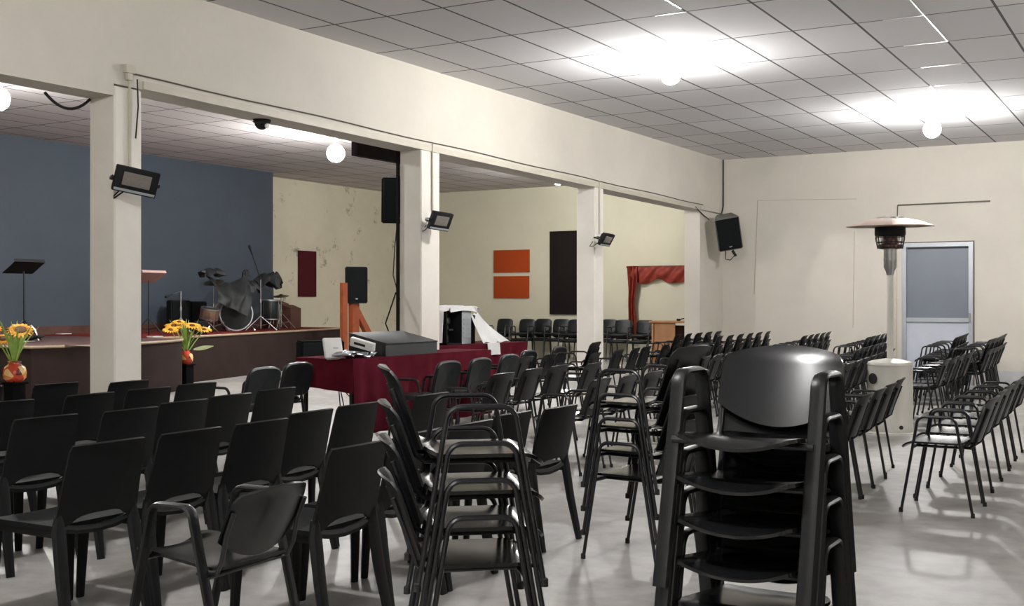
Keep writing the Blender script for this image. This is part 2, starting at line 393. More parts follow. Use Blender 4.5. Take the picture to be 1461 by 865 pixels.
# ------------------------------------------------------------------ lamps
def lamp(x, y, z, r, label, drop=.14):
    e = empty('ceiling_bulb', (x, y, z), 0, label, 'ceiling lamp', 'bare round ceiling bulbs')
    b = MB(); b.lathe([(.0, 0), (.09, 0), (.09, -.018), (.05, -.026), (.0, -.026)], 24); b.build('ceiling_rose', M['lamp_disc'], e)
    b = MB(); b.lathe([(.022, -.02), (.022, -drop+.02), (.035, -drop), (.035, -drop-.03)], 16); b.build('socket', M['white'], e)
    b = MB(); zc = -drop-.02-r
    b.lathe([(.034, zc+r*.98)]+[(r*math.sin(a), zc+r*math.cos(a)) for a in [PI*k/16 for k in range(3, 17)]], 24)
    b.build('globe', M['bulb'], e)
    return e
p = at_z(957, 84, HC); lamp(p.x, p.y, HC, .105, 'glowing round bulb on white tiled ceiling, nearer of the two above the hall', .05)
p = at_z(1330, 157, HC); lamp(p.x, p.y, HC, .115, 'glowing round bulb hanging from hall ceiling near the end wall door', .13)
p = at_z(479, 186, AC); lamp(p.x, p.y, AC, .15, 'glowing round bulb over the stage beside the dark hanging board', .22)
p = at_x(797, 257, -11.8); lamp(p.x, p.y, AC, .11, 'glowing small bulb seen under the header left of the third column', AC-p.z-.13)
p = at_z(-4, 96, AC); lamp(p.x, p.y, AC, .15, 'glowing bulb at the left edge of the photo above the stage', .22)
# further bulbs of the same kind, unseen, added to light the hall and near chairs
lamp(1.9, 11.4, HC, .115, 'added unseen round bulb over the right side of the hall')
lamp(-3.0, 2.0, HC, .132, 'added unseen round bulb above the nearest armless chairs')
lamp(0.3, -2.6, HC, .095, 'round bulb behind the camera towards the right')  # this one inferred from the highlights on the tall stack

# ------------------------------------------------------------------ chairs
def side_loop(foot, top, zt, rad, y, sec=None):
    """one bent tube: front foot, up, over the arm, down to the rear foot"""
    pts = []
    h = zt-rad
    fx = lambda z: foot+(top-foot)*z/h
    pts += [(-fx(0), y, 0.0), (-fx(h*.5), y, h*.5), (-fx(h), y, h)]
    pts += [(-top+rad-rad*math.cos(a), y, h+rad*math.sin(a)) for a in [PI/2*k/6 for k in range(1, 7)]]
    pts += [(top-rad+rad*math.sin(a), y, h+rad*math.cos(a)) for a in [PI/2*k/6 for k in range(0, 6)]]
    pts += [(fx(h), y, h), (fx(h*.5), y, h*.5), (fx(0), y, 0.0)]
    return pts

def seat_fn(hw, x0, x1, z, dip, droop, roll, front_sag=0.0, rc=.10, rake=0.0):
    def fn(u, v):
        x = x0+(x1-x0)*u; y = hw*(2*v-1)
        k = 1.0
        if u < .17: k = 1-rc*(1-math.sqrt(max(0, 1-(1-u/.17)**2)))
        if u > .88: k = 1-.12*((u-.88)/.12)**2
        zz = z-rake*u-dip*(1-(2*v-1)**2)*(.3+.7*math.sin(PI*min(1, max(0, u))))
        if u < .22: zz -= droop*((.22-u)/.22)**2.6 + front_sag*(1-(2*v-1)**2)*((.22-u)/.22)**1.3
        if u > .8: zz += roll*((u-.8)/.2)**2
        return (x, y*k, zz)
    return fn
def back_fn(w0, w1, xb, zb, xt, zt, curve, crown, smile, roll=0.0, corner=.06):
    def fn(u, v):
        s = 2*v-1; t = u
        w = w0+(w1-w0)*t
        if t > 1-corner/(zt-zb)*1.0:
            q = (t-(1-corner/(zt-zb)))/(corner/(zt-zb)); w -= .35*corner*(1-math.sqrt(max(0, 1-q*q*.98)))*1.6
        zlo = zb-smile*(1-s*s); zhi = zt+crown*(1-s*s)
        z = zlo+(zhi-zlo)*t
        x = xb+(xt-xb)*((z-zb)/(zt-zb)) + curve*(1-s*s)
        if roll and t > .82: x += roll*((t-.82)/.18)**2
        return (x, w*s, z)
    return fn

def make_T():
    e = empty('tubular_armchair', (0, 0, 0))
    b = MB(); b.sheet(seat_fn(.218, -.235, .20, .464, .010, .042, .03, 0, .26), 26, 14, .013); b.build('seat', M['black_gloss'], e)
    b = MB(); b.sheet(back_fn(.218, .212, .205, .490, .30, .765, .030, .010, .018, .016), 12, 12, .009); b.build('backrest', M['black'], e)
    for s in (-1, 1):
        b = MB(); b.tube(side_loop(.225, .125, .64, .055, s*.245), .0098, 8)
        b.build('side_frame', M['tube'], e)
    b = MB()
    for x in (-.148, .148): b.tube([(x, -.245, .435), (x, .245, .435)], .010, 8)
    b.tube([(-.148, -.13, .435), (.15, -.13, .435)], .009, 8); b.tube([(-.148, .13, .435), (.15, .13, .435)], .009, 8)
    b.build('seat_frame', M['tube'], e)
    for s in (-1, 1):
        b = MB(); b.tube([(.12, s*.13, .435), (.19, s*.135, .438), (.222, s*.14, .462), (.245, s*.14, .54), (.305, s*.14, .70)], .010, 8)
        b.build('back_post', M['tube'], e)
    for s in (-1, 1):
        for x in (-.225, .225):
            b = MB(); b.lathe([(.0, 0), (.0135, 0), (.013, .026), (.0098, .03)], 10, (x, s*.245, 0)); b.build('foot_cap', M['rubber'], e)
    return e

def make_K():
    e = empty('padded_armchair', (0, 0, 0))
    def pillow(hw, hd, th, n=14):
        """superellipse cushion in x (depth) and y (width)"""
        def pt(a, k, sgn):
            c, s_ = math.cos(a), math.sin(a); ex = .42
            x = hd*k*math.copysign(abs(c)**ex, c); y = hw*k*math.copysign(abs(s_)**ex, s_)
            return x, y
        prof = [(.0, -1), (.6, -1), (.93, -.85), (1.0, -.3), (1.0, .25), (.93, .8), (.7, 1.0), (.35, 1.08), (.0, 1.1)]
        vs = []; fs = []; N = 32
        for k, zz in prof:
            for i in range(N):
                x, y = pt(2*PI*i/N, max(k, .001), 1); vs.append(Vector((x, y, zz*th/2)))
        for r_ in range(len(prof)-1):
            for i in range(N): fs.append((r_*N+i, r_*N+(i+1) % N, (r_+1)*N+(i+1) % N, (r_+1)*N+i))
        return vs, fs
    b = MB(); vs, fs = pillow(.225, .215, .055); b.add([v+Vector((-.015, 0, .470)) for v in vs], fs); b.build('seat', M['vinyl'], e)
    b = MB(); vs, fs = pillow(.225, .165, .050)
    mx = Matrix.Translation((.262, 0, .665)) @ Matrix.Rotation(R(-76), 4, 'Y')
    out = []
    for v in vs:
        q = v.copy(); q.z -= .9*(q.y/.225)**2*.030; out.append(mx @ q)
    b.add(out, fs); b.build('backrest', M['vinyl'], e)
    for s in (-1, 1):
        b = MB(); b.tube(side_loop(.225, .135, .65, .055, s*.255), .0125, 8); b.build('side_frame', M['tube'], e)
    for x in (-.15, .15):
        b = MB(); b.tube([(x, -.255, .432), (x, .255, .432)], .011, 8); b.build('cross_bar', M['tube'], e)
    for s in (-1, 1):
        b = MB(); b.tube([(.12, s*.12, .432), (.20, s*.12, .438), (.245, s*.12, .475), (.270, s*.12, .60)], .010, 8); b.build('back_post', M['tube'], e)
    return e

def make_W():
    e = empty('wide_armchair', (0, 0, 0))
    b = MB(); b.sheet(seat_fn(.192, -.235, .20, .476, .010, .008, .010, .032, .10, .050), 22, 18, .011); b.build('seat', M['black_gloss'], e)
    b = MB(); b.sheet(back_fn(.208, .206, .205, .535, .280, .705, .040, .022, .075, .010), 18, 22, .010); b.build('backrest', M['black_gloss'], e)
    for s in (-1, 1):
        b = MB(); b.tube(side_loop(.255, .105, .655, .050, s*.224), .011, 10, r2=.025)
        b.build('side_frame', M['black'], e)
    for x, zz in ((-.155, .446), (.155, .408)):
        b = MB(); b.tube([(x, -.224, zz), (x, .224, zz)], .011, 8); b.build('cross_bar', M['tube'], e)
    for s in (-1, 1):
        b = MB(); b.tube([(.10, s*.196, .412), (.19, s*.197, .42), (.216, s*.198, .47), (.236, s*.199, .56), (.272, s*.199, .645)], .008, 8, r2=.011); b.build('back_post', M['tube'], e)
    return e

def make_P():
    e = empty('armless_chair', (0, 0, 0))
    def seat(u, v):
        x = -.245+.435*u; s = 2*v-1
        hw = .220-.010*u
        z = .445-.010*(1-s*s)*math.sin(PI*u)
        if u < .12: z -= .012*((.12-u)/.12)**2
        return (x, hw*s, z)
    b = MB(); b.sheet(seat, 12, 12, .022); b.build('seat', M['black_seat'], e)
    # moulded apron under the seat
    b = MB()
    for s in (-1, 1): b.tube([(-.225, s*.195, .420), (.19, s*.19, .420)], .022, 6, r2=.012)
    b.tube([(-.225, -.195, .42), (-.225, .195, .42)], .022, 6, r2=.012, up=Vector((1, 0, 0)))
    b.tube([(.195, -.20, .445), (.198, -.10, .425), (.20, 0, .418), (.198, .10, .425), (.195, .20, .445)], .020, 6, r2=.014, up=Vector((1, 0, 0)))
    b.build('apron', M['black_matte'], e)
    def back(u, v):
        s = 2*v-1
        w = .214-.018*u-(.006 if u > .97 else 0)
        zlo = .450+.044*max(0, 1-(s/.72)**4) if abs(s) < .72 else .450
        zt = .80-.004*s*s
        z = zlo+(zt-zlo)*u
        x = .195+(z-.45)/.35*.085+.022*(1-s*s)
        if u > .9: x += .006*((u-.9)/.1)**2
        return (x, w*s, z)
    b = MB(); b.sheet(back, 14, 18, .013); b.build('backrest', M['black_matte'], e)
    for s in (-1, 1):
        b = MB()
        b.tube([(.200, s*.196, .50), (.205, s*.197, .43), (.235, s*.203, .24), (.285, s*.215, 0)], [.020, .023, .020, .017], 8, r2=[.014, .034, .034, .024])
        b.build('leg', M['black_matte'], e)
        b = MB()
        b.tube([(-.215, s*.190, .435), (-.222, s*.194, .30), (-.235, s*.203, 0)], [.022, .021, .016], 8, r2=[.030, .030, .022])
        b.build('leg', M['black_matte'], e)
    return e

PROTO = {'T': make_T(), 'K': make_K(), 'W': make_W(), 'P': make_P()}
USED = {}
STEP = {'T': .13, 'K': .14, 'W': .13, 'P': .1}
def chair(kind, x, y, rot, label, group, z=0.0):
    o = PROTO[kind] if kind not in USED else copy_tree(PROTO[kind]); USED[kind] = 1
    o.location = (x, y, z); o.rotation_euler = (0, 0, rot); tag(o, label, 'chair', group)
    return o
ORD = ['first', 'second', 'third', 'fourth', 'fifth', 'sixth', 'seventh', 'eighth', 'ninth', 'tenth', 'eleventh', 'twelfth']
DESC = {'T': 'black tubular armchair', 'K': 'black padded armchair', 'W': 'wide black armchair', 'P': 'black armless plastic chair'}
def stack(kind, x, y, rot, n, where, group, offs=0.0):
    names = {2: ['lower', 'upper'], 1: ['']}
    for k in range(n):
        jit = R(random.uniform(-.6, .6))
        if n == 1: lab = '%s, %s' % (DESC[kind], where)
        elif n == 2: lab = '%s black %s armchair of %s' % (['lower', 'upper'][k], {'T': 'tubular', 'K': 'padded'}[kind], where.replace(' from left', ' stacked pair from left', 1))
        else:
            pos = 'topmost' if k == n-1 else 'bottom' if k == 0 else ORD[n-1-k]+' from top'
            lab = '%s, %s in stack of %s' % (DESC[kind], pos, where)
        chair(kind, x-offs*k*math.cos(rot), y-offs*k*math.sin(rot), rot+jit, lab, group, STEP[kind]*k)
def row(kind, pts, where, group, n=1):
    """pts: (x, y, rotation in degrees[, stack count])"""
    for i, q in enumerate(pts):
        x, y, a = q[:3]; k = q[3] if len(q) > 3 else n
        stack(kind, x, y, R(a)+R(random.uniform(-2, 2)), k, '%s from left in %s' % (ORD[i], where), group)

# armless chairs, five rows with their backs to us
g = 'armless plastic chairs in rows facing the stage'
row('P', [(-3.28, 3.86, 2), (-3.33, 4.36, 1), (-3.34, 4.85, 0), (-3.40, 5.36, 0), (-3.36, 5.84, 1)], 'row nearest the open floor', g)
row('P', [(-4.27, 3.40, 2), (-4.28, 3.88, 1), (-4.28, 4.36, 2), (-4.41, 4.88, 2), (-4.46, 5.37, 1), (-4.50, 6.2, 0)], 'second row from the camera', g)
row('P', [(-5.42, 3.45, 2), (-5.41, 3.97, 1), (-5.36, 4.48, 1), (-5.49, 5.00, 2), (-5.58, 5.48, 2), (-5.67, 6.02, 2)], 'third row from the camera', g)
row('P', [(-6.40, 4.45, 1), (-6.42, 5.08, 0), (-6.46, 5.61, 1), (-6.53, 6.12, 2)], 'fourth row from the camera', g)
row('P', [(-7.55, 5.05, 1), (-7.42, 5.60, 2), (-7.14, 6.02, 3)], 'farthest row by the first column', g)
# single wide armchair in front of them
chair('W', -3.19, 3.22, R(2), 'wide black armchair standing nearest us before the armless chairs', 'wide black armchairs')
# tall stack in the right foreground, seats towards us
stack('W', -1.165, 3.54, R(90), 5, 'wide armchairs in the right foreground', 'tall stack in the right foreground')
# stacks of tubular armchairs
stack('T', -2.28, 3.62, R(220), 4, 'tubular armchairs in the centre foreground', 'centre foreground stack')
stack('T', -2.57, 5.82, R(-5), 4, 'tubular armchairs left of the foreground stack', 'stack on the open floor')

# padded chairs by the stage and tables
g = 'padded armchairs facing the tables'
chair('K', -7.24, 7.57, R(3), 'black padded armchair, left of two in front of the brown stage', g)
chair('K', -7.50, 8.32, R(3), 'black padded armchair beside the left end of maroon table', g)
row('K', [(-6.43, 9.27, 2), (-6.46, 9.90, 2), (-6.62, 10.75, 3), (-6.95, 11.75, 4), (-7.15, 12.9, 4)], 'row along the maroon tables', g)
g = 'rows of tubular armchairs in mid hall'
row('T', [(-4.40, 8.46, 2), (-4.40, 9.02, 2), (-4.42, 9.60, 3), (-4.45, 10.2, 3), (-4.5, 10.8, 3)], 'row behind the open floor stack', g)
row('T', [(-5.45, 8.67, 2), (-5.56, 9.40, 2), (-5.60, 10.00, 2), (-5.50, 10.55, 2)], 'row in front of padded chairs', g)
row('T', [(-6.75, 11.35, 6, 1), (-6.80, 12.0, 6, 1), (-6.50, 12.62, 8, 2), (-6.62, 13.55, 8, 1), (-6.65, 14.15, 8, 1), (-6.75, 14.75, 8, 1)], 'row along the third column', g)
g = 'far rows of tubular armchairs'
def span(x0, y0, x1, y1, n, a, counts):
    return [(x0+(x1-x0)*k/(n-1), y0+(y1-y0)*k/(n-1), a, counts[min(k, len(counts)-1)]) for k in range(n)]
row('T', span(-4.95, 11.9, -5.25, 14.7, 6, 8, [1]), 'row behind the big stack', g)
row('T', span(-6.82, 15.6, -7.0, 18.3, 6, 10, [1, 2, 2, 2, 2, 2]), 'far row beside corner pier', g)
row('T', span(-5.93, 14.5, -6.25, 18.6, 8, 10, [1, 1, 2]), 'far row under corner speaker', g)
row('T', span(-4.92, 15.4, -5.3, 18.8, 7, 9, [1, 1, 2]), 'far middle row', g)
row('T', span(-3.98, 15.2, -4.35, 18.7, 7, 8, [1, 1, 2]), 'far row left of door', g)
row('T', span(-3.20, 11.3, -3.62, 15.6, 8, 5, [1]), 'row left of the patio heater', g)
row('T', [(-2.18, 8.0, 2), (-2.20, 8.52, 2), (-2.24, 9.06, 2), (-2.30, 9.68, 3)], 'row before the patio heater', g)
row('T', span(-2.98, 16.4, -3.2, 18.9, 5, 4, [1, 2]), 'far row before the door', g)
row('T', [(-2.54, 13.3, 3), (-2.55, 13.9, 3), (-2.57, 14.5, 3), (-2.58, 15.2, 3), (-2.50, 16.3, 3, 2), (-2.52, 16.9, 3, 2), (-2.55, 17.5, 3, 2), (-2.60, 18.2, 3, 2), (-2.65, 18.9, 3, 2)], 'row right of the heater', g)
row('T', [(-1.39, 8.15, 0), (-1.42, 8.76, 1), (-1.44, 9.38, 1), (-1.46, 10.0, 1), (-1.48, 10.65, 1), (-1.50, 11.3, 1)], 'row at the right edge', g)
# padded pairs along the annex end wall, facing us
g = 'padded armchairs along the annex end wall'
for i, (px, y) in enumerate([(712, 24.6), (744, 24.4), (768, 24.9), (794, 24.7), (815, 24.3), (838, 24.8), (862, 24.8), (884, 24.4), (914, 24.3)]):
    p = at_y(px, 460, y)
    stack('K', p.x, y, R(90)+R(random.uniform(-6, 6)), 2, '%s from left by annex end wall' % ORD[i], g)

# ------------------------------------------------------------------ stage
ZS = .80
outline = [(-14.3, 4.2), (-14.3, 9.9), (-13.2, 9.96), (-13.1, 10.4), (-13.08, 10.9), (-13.1, 11.5), (-13.2, 12.05), (-13.4, 12.6), (-13.65, 13.05), (-13.95, 13.35),
           (-14.68, 13.3), (-14.68, 14.13), (-16.4, 20.5), (XCR+.01, 20.6), (XCR+.01, 19.7), (XBLUE+.01, 19.62), (XBLUE+.01, 4.2)]
st = empty('stage', (0, 0, 0), 0, 'low dark brown stage with curved front and red carpet before blue wall', 'stage')
b = MB(); b.prism(outline, 0, ZS-.03); b.build('platform', M['brown_ply'], st, 20)
carp = [(XBLUE+.01, 13.35), (-14.72, 13.35), (-14.70, 14.13), (-16.43, 20.48), (XCR+.01, 20.58), (XCR+.01, 19.7), (XBLUE+.01, 19.62)]
b = MB(); b.prism(outline, ZS-.03, ZS-.006); b.build('worn_floor', M['mauve_floor'], st, 20)
b = MB(); b.prism(carp, ZS-.008, ZS); b.build('carpet', M['red_carpet'], st, 20)
b = MB(); edge = outline[1:14]
b.tube([(x+.012, y-.004, ZS-.012) for x, y in edge], .022, 6, r2=.022); b.build('edge_strip', M['trim_tan'], st)

# ------------------------------------------------------------------ wall panels, drape, desk
def flat_panel(name, pa, pb, m, label, cat, X=None, Y=None, th=.04, group=None):
    a = at_x(*pa, X) if X is not None else at_y(*pa, Y); c = at_x(*pb, X) if X is not None else at_y(*pb, Y)
    b = MB()
    if X is not None: b.box((X+th/2+.006, (a.y+c.y)/2, (a.z+c.z)/2), (th, abs(c.y-a.y), abs(c.z-a.z)), bev=.006)
    else: b.box(((a.x+c.x)/2, Y-th/2-.006, (a.z+c.z)/2), (abs(c.x-a.x), th, abs(c.z-a.z)), bev=.006)
    return tag(b.build(name, m), label, cat, group)
flat_panel('acoustic_panel', (424.5, 357.5), (449.5, 423.5), M['maroon_panel'], 'tall maroon felt panel on the cream wall beside the stage', 'wall panel', X=XCR)
flat_panel('acoustic_panel', (705.5, 357.5), (756, 388.5), M['orange_panel'], 'upper of two orange felt panels on annex end wall', 'wall panel', Y=YE)
flat_panel('acoustic_panel', (705.5, 394.5), (755.5, 425.5), M['orange_panel'], 'lower of two orange felt panels on annex end wall', 'wall panel', Y=YE)
flat_panel('acoustic_panel', (785.5, 330.5), (840, 449), M['dark_panel'], 'tall dark brown felt panel behind the third column', 'wall panel', Y=YE, th=.05)

dr = empty('fabric_drape', (0, 0, 0), 0, 'red organza swag draped on annex end wall above wooden desk', 'drape')
a = at_y(898, 381, YE-.10); c = at_y(1000, 381, YE-.10); zl = at_y(898, 463, YE-.10).z
b = MB()
def swag(u, v):
    x = a.x+(c.x+.9-a.x)*u; sc = .30+.10*abs(math.sin(u*PI*3.1+.4))
    z = a.z-v*sc
    return (x, a.y+.035*math.sin(u*44+v*6)-.05*math.sin(v*PI), z+.015*math.sin(u*30))
b.sheet(swag, 70, 12, .008); b.build('swag', M['red_drape'], dr)
b = MB()
def fall(u, v):
    w = .27-.10*u+.03*math.sin(u*9)
    x = a.x-.04+.05*u+w*v; z = a.z+.02-(a.z-zl+.35)*u
    return (x, a.y-.02+.05*math.sin(v*17+u*3)-.03, z)
b.sheet(fall, 24, 26, .008); b.build('side_fall', M['red_drape'], dr)
b = MB(); b.tube([(a.x-.1, a.y+.05, a.z), (c.x+.9, a.y+.05, a.z)], .02, 8); b.build('rod', M['wood_brown'], dr)

p = at_y(929, 458, 22.4); q = at_y(985, 460, 22.4)
dk = empty('reception_desk', (p.x, 22.4, 0), 0, 'honey coloured wooden desk behind the corner pier', 'desk')
W = q.x-p.x+.5; hd = p.z
b = MB(); b.box((W/2, .3, hd-.02), (W+.06, .7, .04), bev=.006); b.build('desk_top', M['wood_tan'], dk)
b = MB(); b.box((.27, .05, (hd-.04)/2), (.50, .03, hd-.04)); b.build('front_panel', M['wood_tan'], dk)
for x in (.03, W-.03): 
    b = MB(); b.box((x, .3, (hd-.04)/2), (.04, .6, hd-.04)); b.build('side_panel', M['wood_tan'], dk)
b = MB(); b.box((W/2, .5, hd/2), (W-.1, .03, hd-.2)); b.build('modesty_panel', M['wood_brown'], dk)
pp = at_y(968, 456, 22.5)
cp = empty('cable_coil', (pp.x, 22.55, hd), 0, 'small black cable lying on the wooden desk', 'cable')
b = MB(); b.tube([(0, 0, .02), (.06, .02, .05), (.18, .0, .06), (.3, .03, .04), (.36, .04, .012)], .012, 6); b.build('cord', M['cable'], cp)
b = MB(); b.box((-.02, 0, .025), (.07, .06, .05), bev=.01); b.build('plug', M['rubber'], cp)

# ------------------------------------------------------------------ stage gear
def tripod(b, h0, spread, r=.011, n=3, a0=.3, h1=None):
    for k in range(n):
        a = a0+2*PI*k/n
        b.tube([(0, 0, h0), (spread*math.cos(a), spread*math.sin(a), .012)], r, 6)
        if h1: b.tube([(0, 0, h1), (spread*.55*math.cos(a), spread*.55*math.sin(a), h0*.46)], r*.7, 6)
def music_stand(px, py, z, desk_h, wd, m, label, tilt=-30, yaw=0):
    p = at_x(px, py, z) if z < 0 else at_z(px, py, z)
    e = empty('music_stand', (p.x, p.y, ZS), yaw, label, 'music stand', None)
    b = MB(); tripod(b, .32, .30, .010, h1=.12); b.build('tripod_base', M['tube'], e)
    b = MB(); b.tube([(0, 0, .05), (0, 0, desk_h-.05)], .011, 8); b.build('pole', M['tube'], e)
    b = MB(); ro = ry(R(tilt)); b.box((0, 0, desk_h), (.34, wd, .006), rot=ro); b.box(Vector((0, 0, desk_h))+ro @ Vector((.17, 0, .02)), (.008, wd, .05), rot=ro)
    b.build('desk', m, e)
    return e
ms1 = music_stand(34, 390, -14.9, 1.10, .52, M['speaker_box'], 'black music stand on the stage at far left')
ms2 = music_stand(212, 392, -15.2, 1.00, .52, M['sheet'], 'music stand holding a pink sheet beside the first column')
# upright microphone stands
def mic_stand(px, pyb, X, h, boom, label, m=None, base=.36, yaw=0.0):
    p = at_x(px, pyb, X); m = m or M['chrome']
    e = empty('microphone_stand', (p.x, p.y, ZS), yaw, label, 'microphone stand', 'microphone stands')
    b = MB(); tripod(b, .30, base, .012, h1=.10); b.build('tripod_base', m, e)
    b = MB(); b.tube([(0, 0, .04), (0, 0, h)], .012, 8); b.lathe([(.0, h*.55), (.022, h*.55), (.022, h*.55+.07), (.0, h*.55+.07)], 10); b.build('pole', m, e)
    v0 = Vector((0, 0, h)); v1 = v0+Vector(boom)
    b = MB(); b.tube([v0-(v1-v0)*.15, v1], .010, 8); b.build('boom', M['tube'], e)
    b = MB(); dd = (v1-v0).normalized(); b.tube([v1-dd*.01, v1+dd*.10, v1+dd*.16, v1+dd*.20], [.012, .016, .030, .022], 10); b.build('microphone', M['speaker_box'], e)
    return e
mic_stand(372, 466, -16.15, 1.04, (.02, -.27, .50), 'chrome tripod microphone stand with tall boom before the drums')
mic_stand(258, 470, -15.6, .78, (.05, -.25, -.06), 'short thin microphone stand behind the sunflower vase', base=.22)
def cymbal_stand(px, pyb, X, h, rad, tilt, label, base=.30):
    p = at_x(px, pyb, X)
    e = empty('cymbal_stand', (p.x, p.y, ZS), 0, label, 'cymbal stand', 'drum hardware stands')
    b = MB(); tripod(b, .36, base, .013, h1=.10, a0=.9); b.build('tripod_base', M['chrome'], e)
    b = MB(); b.tube([(0, 0, .04), (0, 0, h)], .012, 8); b.lathe([(.0, h*.5), (.024, h*.5), (.024, h*.5+.06), (.0, h*.5+.06)], 10); b.build('pole', M['chrome'], e)
    b = MB(); mx = Matrix.Rotation(R(tilt), 3, 'X') @ Matrix.Rotation(R(tilt*.4), 3, 'Y')
    b.lathe([(.0, .035), (.03, .03), (.05, .012), (rad*.6, .004), (rad, -.012), (rad, -.016), (.05, .006), (.0, .01)], 28, (0, 0, h), mx); b.build('cymbal', M['brass'], e)
    return e
cymbal_stand(401, 466, -16.75, .72, .17, 10, 'bare chrome stand with small cymbal right of the drums')
cymbal_stand(305, 468, -16.4, .98, .20, 18, 'chrome cymbal stand at the left of the drums')
cymbal_stand(390, 464, -17.1, .98, .19, -22, 'tilted cymbal stand behind the microphone boom')
# drums
def drum(px, pyc, X, rad, depth, axis, label, z=None, name='tom_drum', cat='drum', m=None):
    p = at_x(px, pyc, X); zz = z if z is not None else p.z
    e = empty(name, (p.x, p.y, zz), 0, label, cat, 'drum kit')
    mx = axis
    b = MB(); b.lathe([(rad*.985, -depth/2), (rad, -depth/2+.01), (rad, depth/2-.01), (rad*.985, depth/2)], 32, (0, 0, 0), mx); b.build('shell', m or M['drum'], e)
    for s, nm in ((-1, 'rear_hoop'), (1, 'front_hoop')):
        b = MB(); b.lathe([(rad*.97, s*depth/2-.014), (rad*1.04, s*depth/2-.014), (rad*1.04, s*depth/2+.014), (rad*.97, s*depth/2+.014), (rad*.97, s*depth/2-.014)], 32, (0, 0, 0), mx)
        b.build(nm, M['steel'], e)
    b = MB(); b.lathe([(.0, depth/2+.004), (rad*.6, depth/2+.006), (rad*.97, depth/2+.002)], 32, (0, 0, 0), mx); b.build('drum_head', M['drum_head'], e)
    b = MB()
    for k in range(8):
        a = 2*PI*k/8; q0 = mx @ Vector((rad*1.03*math.cos(a), rad*1.03*math.sin(a), -depth*.45)); q1 = mx @ Vector((rad*1.03*math.cos(a), rad*1.03*math.sin(a), depth*.45)); b.tube([q0, q1], .007, 6)
    b.build('tension_rods', M['chrome'], e)
    return e
ax = Matrix.Rotation(R(80), 3, 'Y') @ Matrix.Rotation(0, 3, 'X')
axf = Matrix.Rotation(R(-30), 3, 'Z') @ Matrix.Rotation(R(90), 3, 'Y')
bd = drum(333, 440, -16.6, .33, .42, axf, 'large bass drum with smoked head standing on the stage', z=ZS+.345, name='bass_drum')
for k, s in enumerate((-1, 1)):
    b = MB(); b.tube([(0, s*.30, -.1), (.22, s*.40, -.34)], .012, 6); b.build('spur', M['chrome'], bd)
drum(299, 449, -16.25, .17, .20, Matrix.Rotation(R(12), 3, 'Y'), 'small wooden drum on the stage left of bass drum', z=ZS+.36, name='snare_drum')
sn = bpy.data.objects['snare_drum']
b = MB()
for k in range(3):
    a = .5+2*PI*k/3; b.tube([(.15*math.cos(a), .15*math.sin(a), -.10), (.0, 0, -.2), (.22*math.cos(a+PI), .22*math.sin(a+PI), -.355)], .010, 6)
b.build('snare_stand', M['chrome'], sn)
ft = drum(386, 446, -16.9, .21, .40, Matrix.Rotation(R(2), 3, 'Y'), 'teal floor tom behind the chrome boom stand', z=ZS+.42, name='floor_tom', m=M['drum_head'])
b = MB()
for k in range(3):
    a = .2+2*PI*k/3; b.tube([(.215*math.cos(a), .215*math.sin(a), .12), (.22*math.cos(a), .22*math.sin(a), -.415)], .010, 6)
b.build('legs_set', M['chrome'], ft)
# black dust cloth hung over the kit
dc = empty('dust_cloth', (0, 0, 0), 0, 'black dust cloth draped over the drum kit', 'cloth')
pA = at_x(288, 385, -16.3); pB = at_x(392, 398, -16.9)
b = MB()
C00, C10, C11, C01 = at_x(294, 394, -16.42), at_x(354, 391, -16.45), at_x(353, 452, -16.05), at_x(311, 431, -16.05)
def cl(u, v):
    q = C00.lerp(C10, u).lerp(C01.lerp(C11, u), v)
    sag = .16*math.sin(PI*u)*(1-v)
    return (q.x+.022*math.sin(u*17+v*4)+.018*math.sin(u*7-v*9)+.10*math.sin(PI*v), q.y+.012*math.sin(v*9+u*6), max(q.z-sag+.010*math.sin(u*17), ZS+.03))
b.sheet(cl, 50, 30, .008); b.build('cloth_fold', M['black_drape'], dc)
b = MB()
def hood(cx, cy, cz, ra, h, ph):
    def f(u, v):
        a = 2*PI*u; r_ = ra*(.25+.75*v**.6)*(1+.22*math.sin(a*5+ph)*v+.12*math.sin(a*9+ph*2)*v)
        return (cx+r_*math.cos(a), cy+r_*math.sin(a), cz-h*v**1.7*(1+.4*math.sin(a*4+ph)*v)+.02*math.sin(a*3+ph))
    return f
for px, py, X, ra, h, ph in ((303, 384, -16.4, .24, .11, 0.), (383, 391, -16.8, .26, .24, 1.5), (356, 402, -16.7, .20, .18, 4.), (393, 389, -16.9, .13, .20, 2.2), (351, 386, -17.0, .08, .10, 5.)):
    q = at_x(px, py, X); b = MB(); b.sheet(hood(q.x, q.y, q.z, ra, h, ph), 24, 8, .008); b.build('covered_top', M['black_drape'], dc)

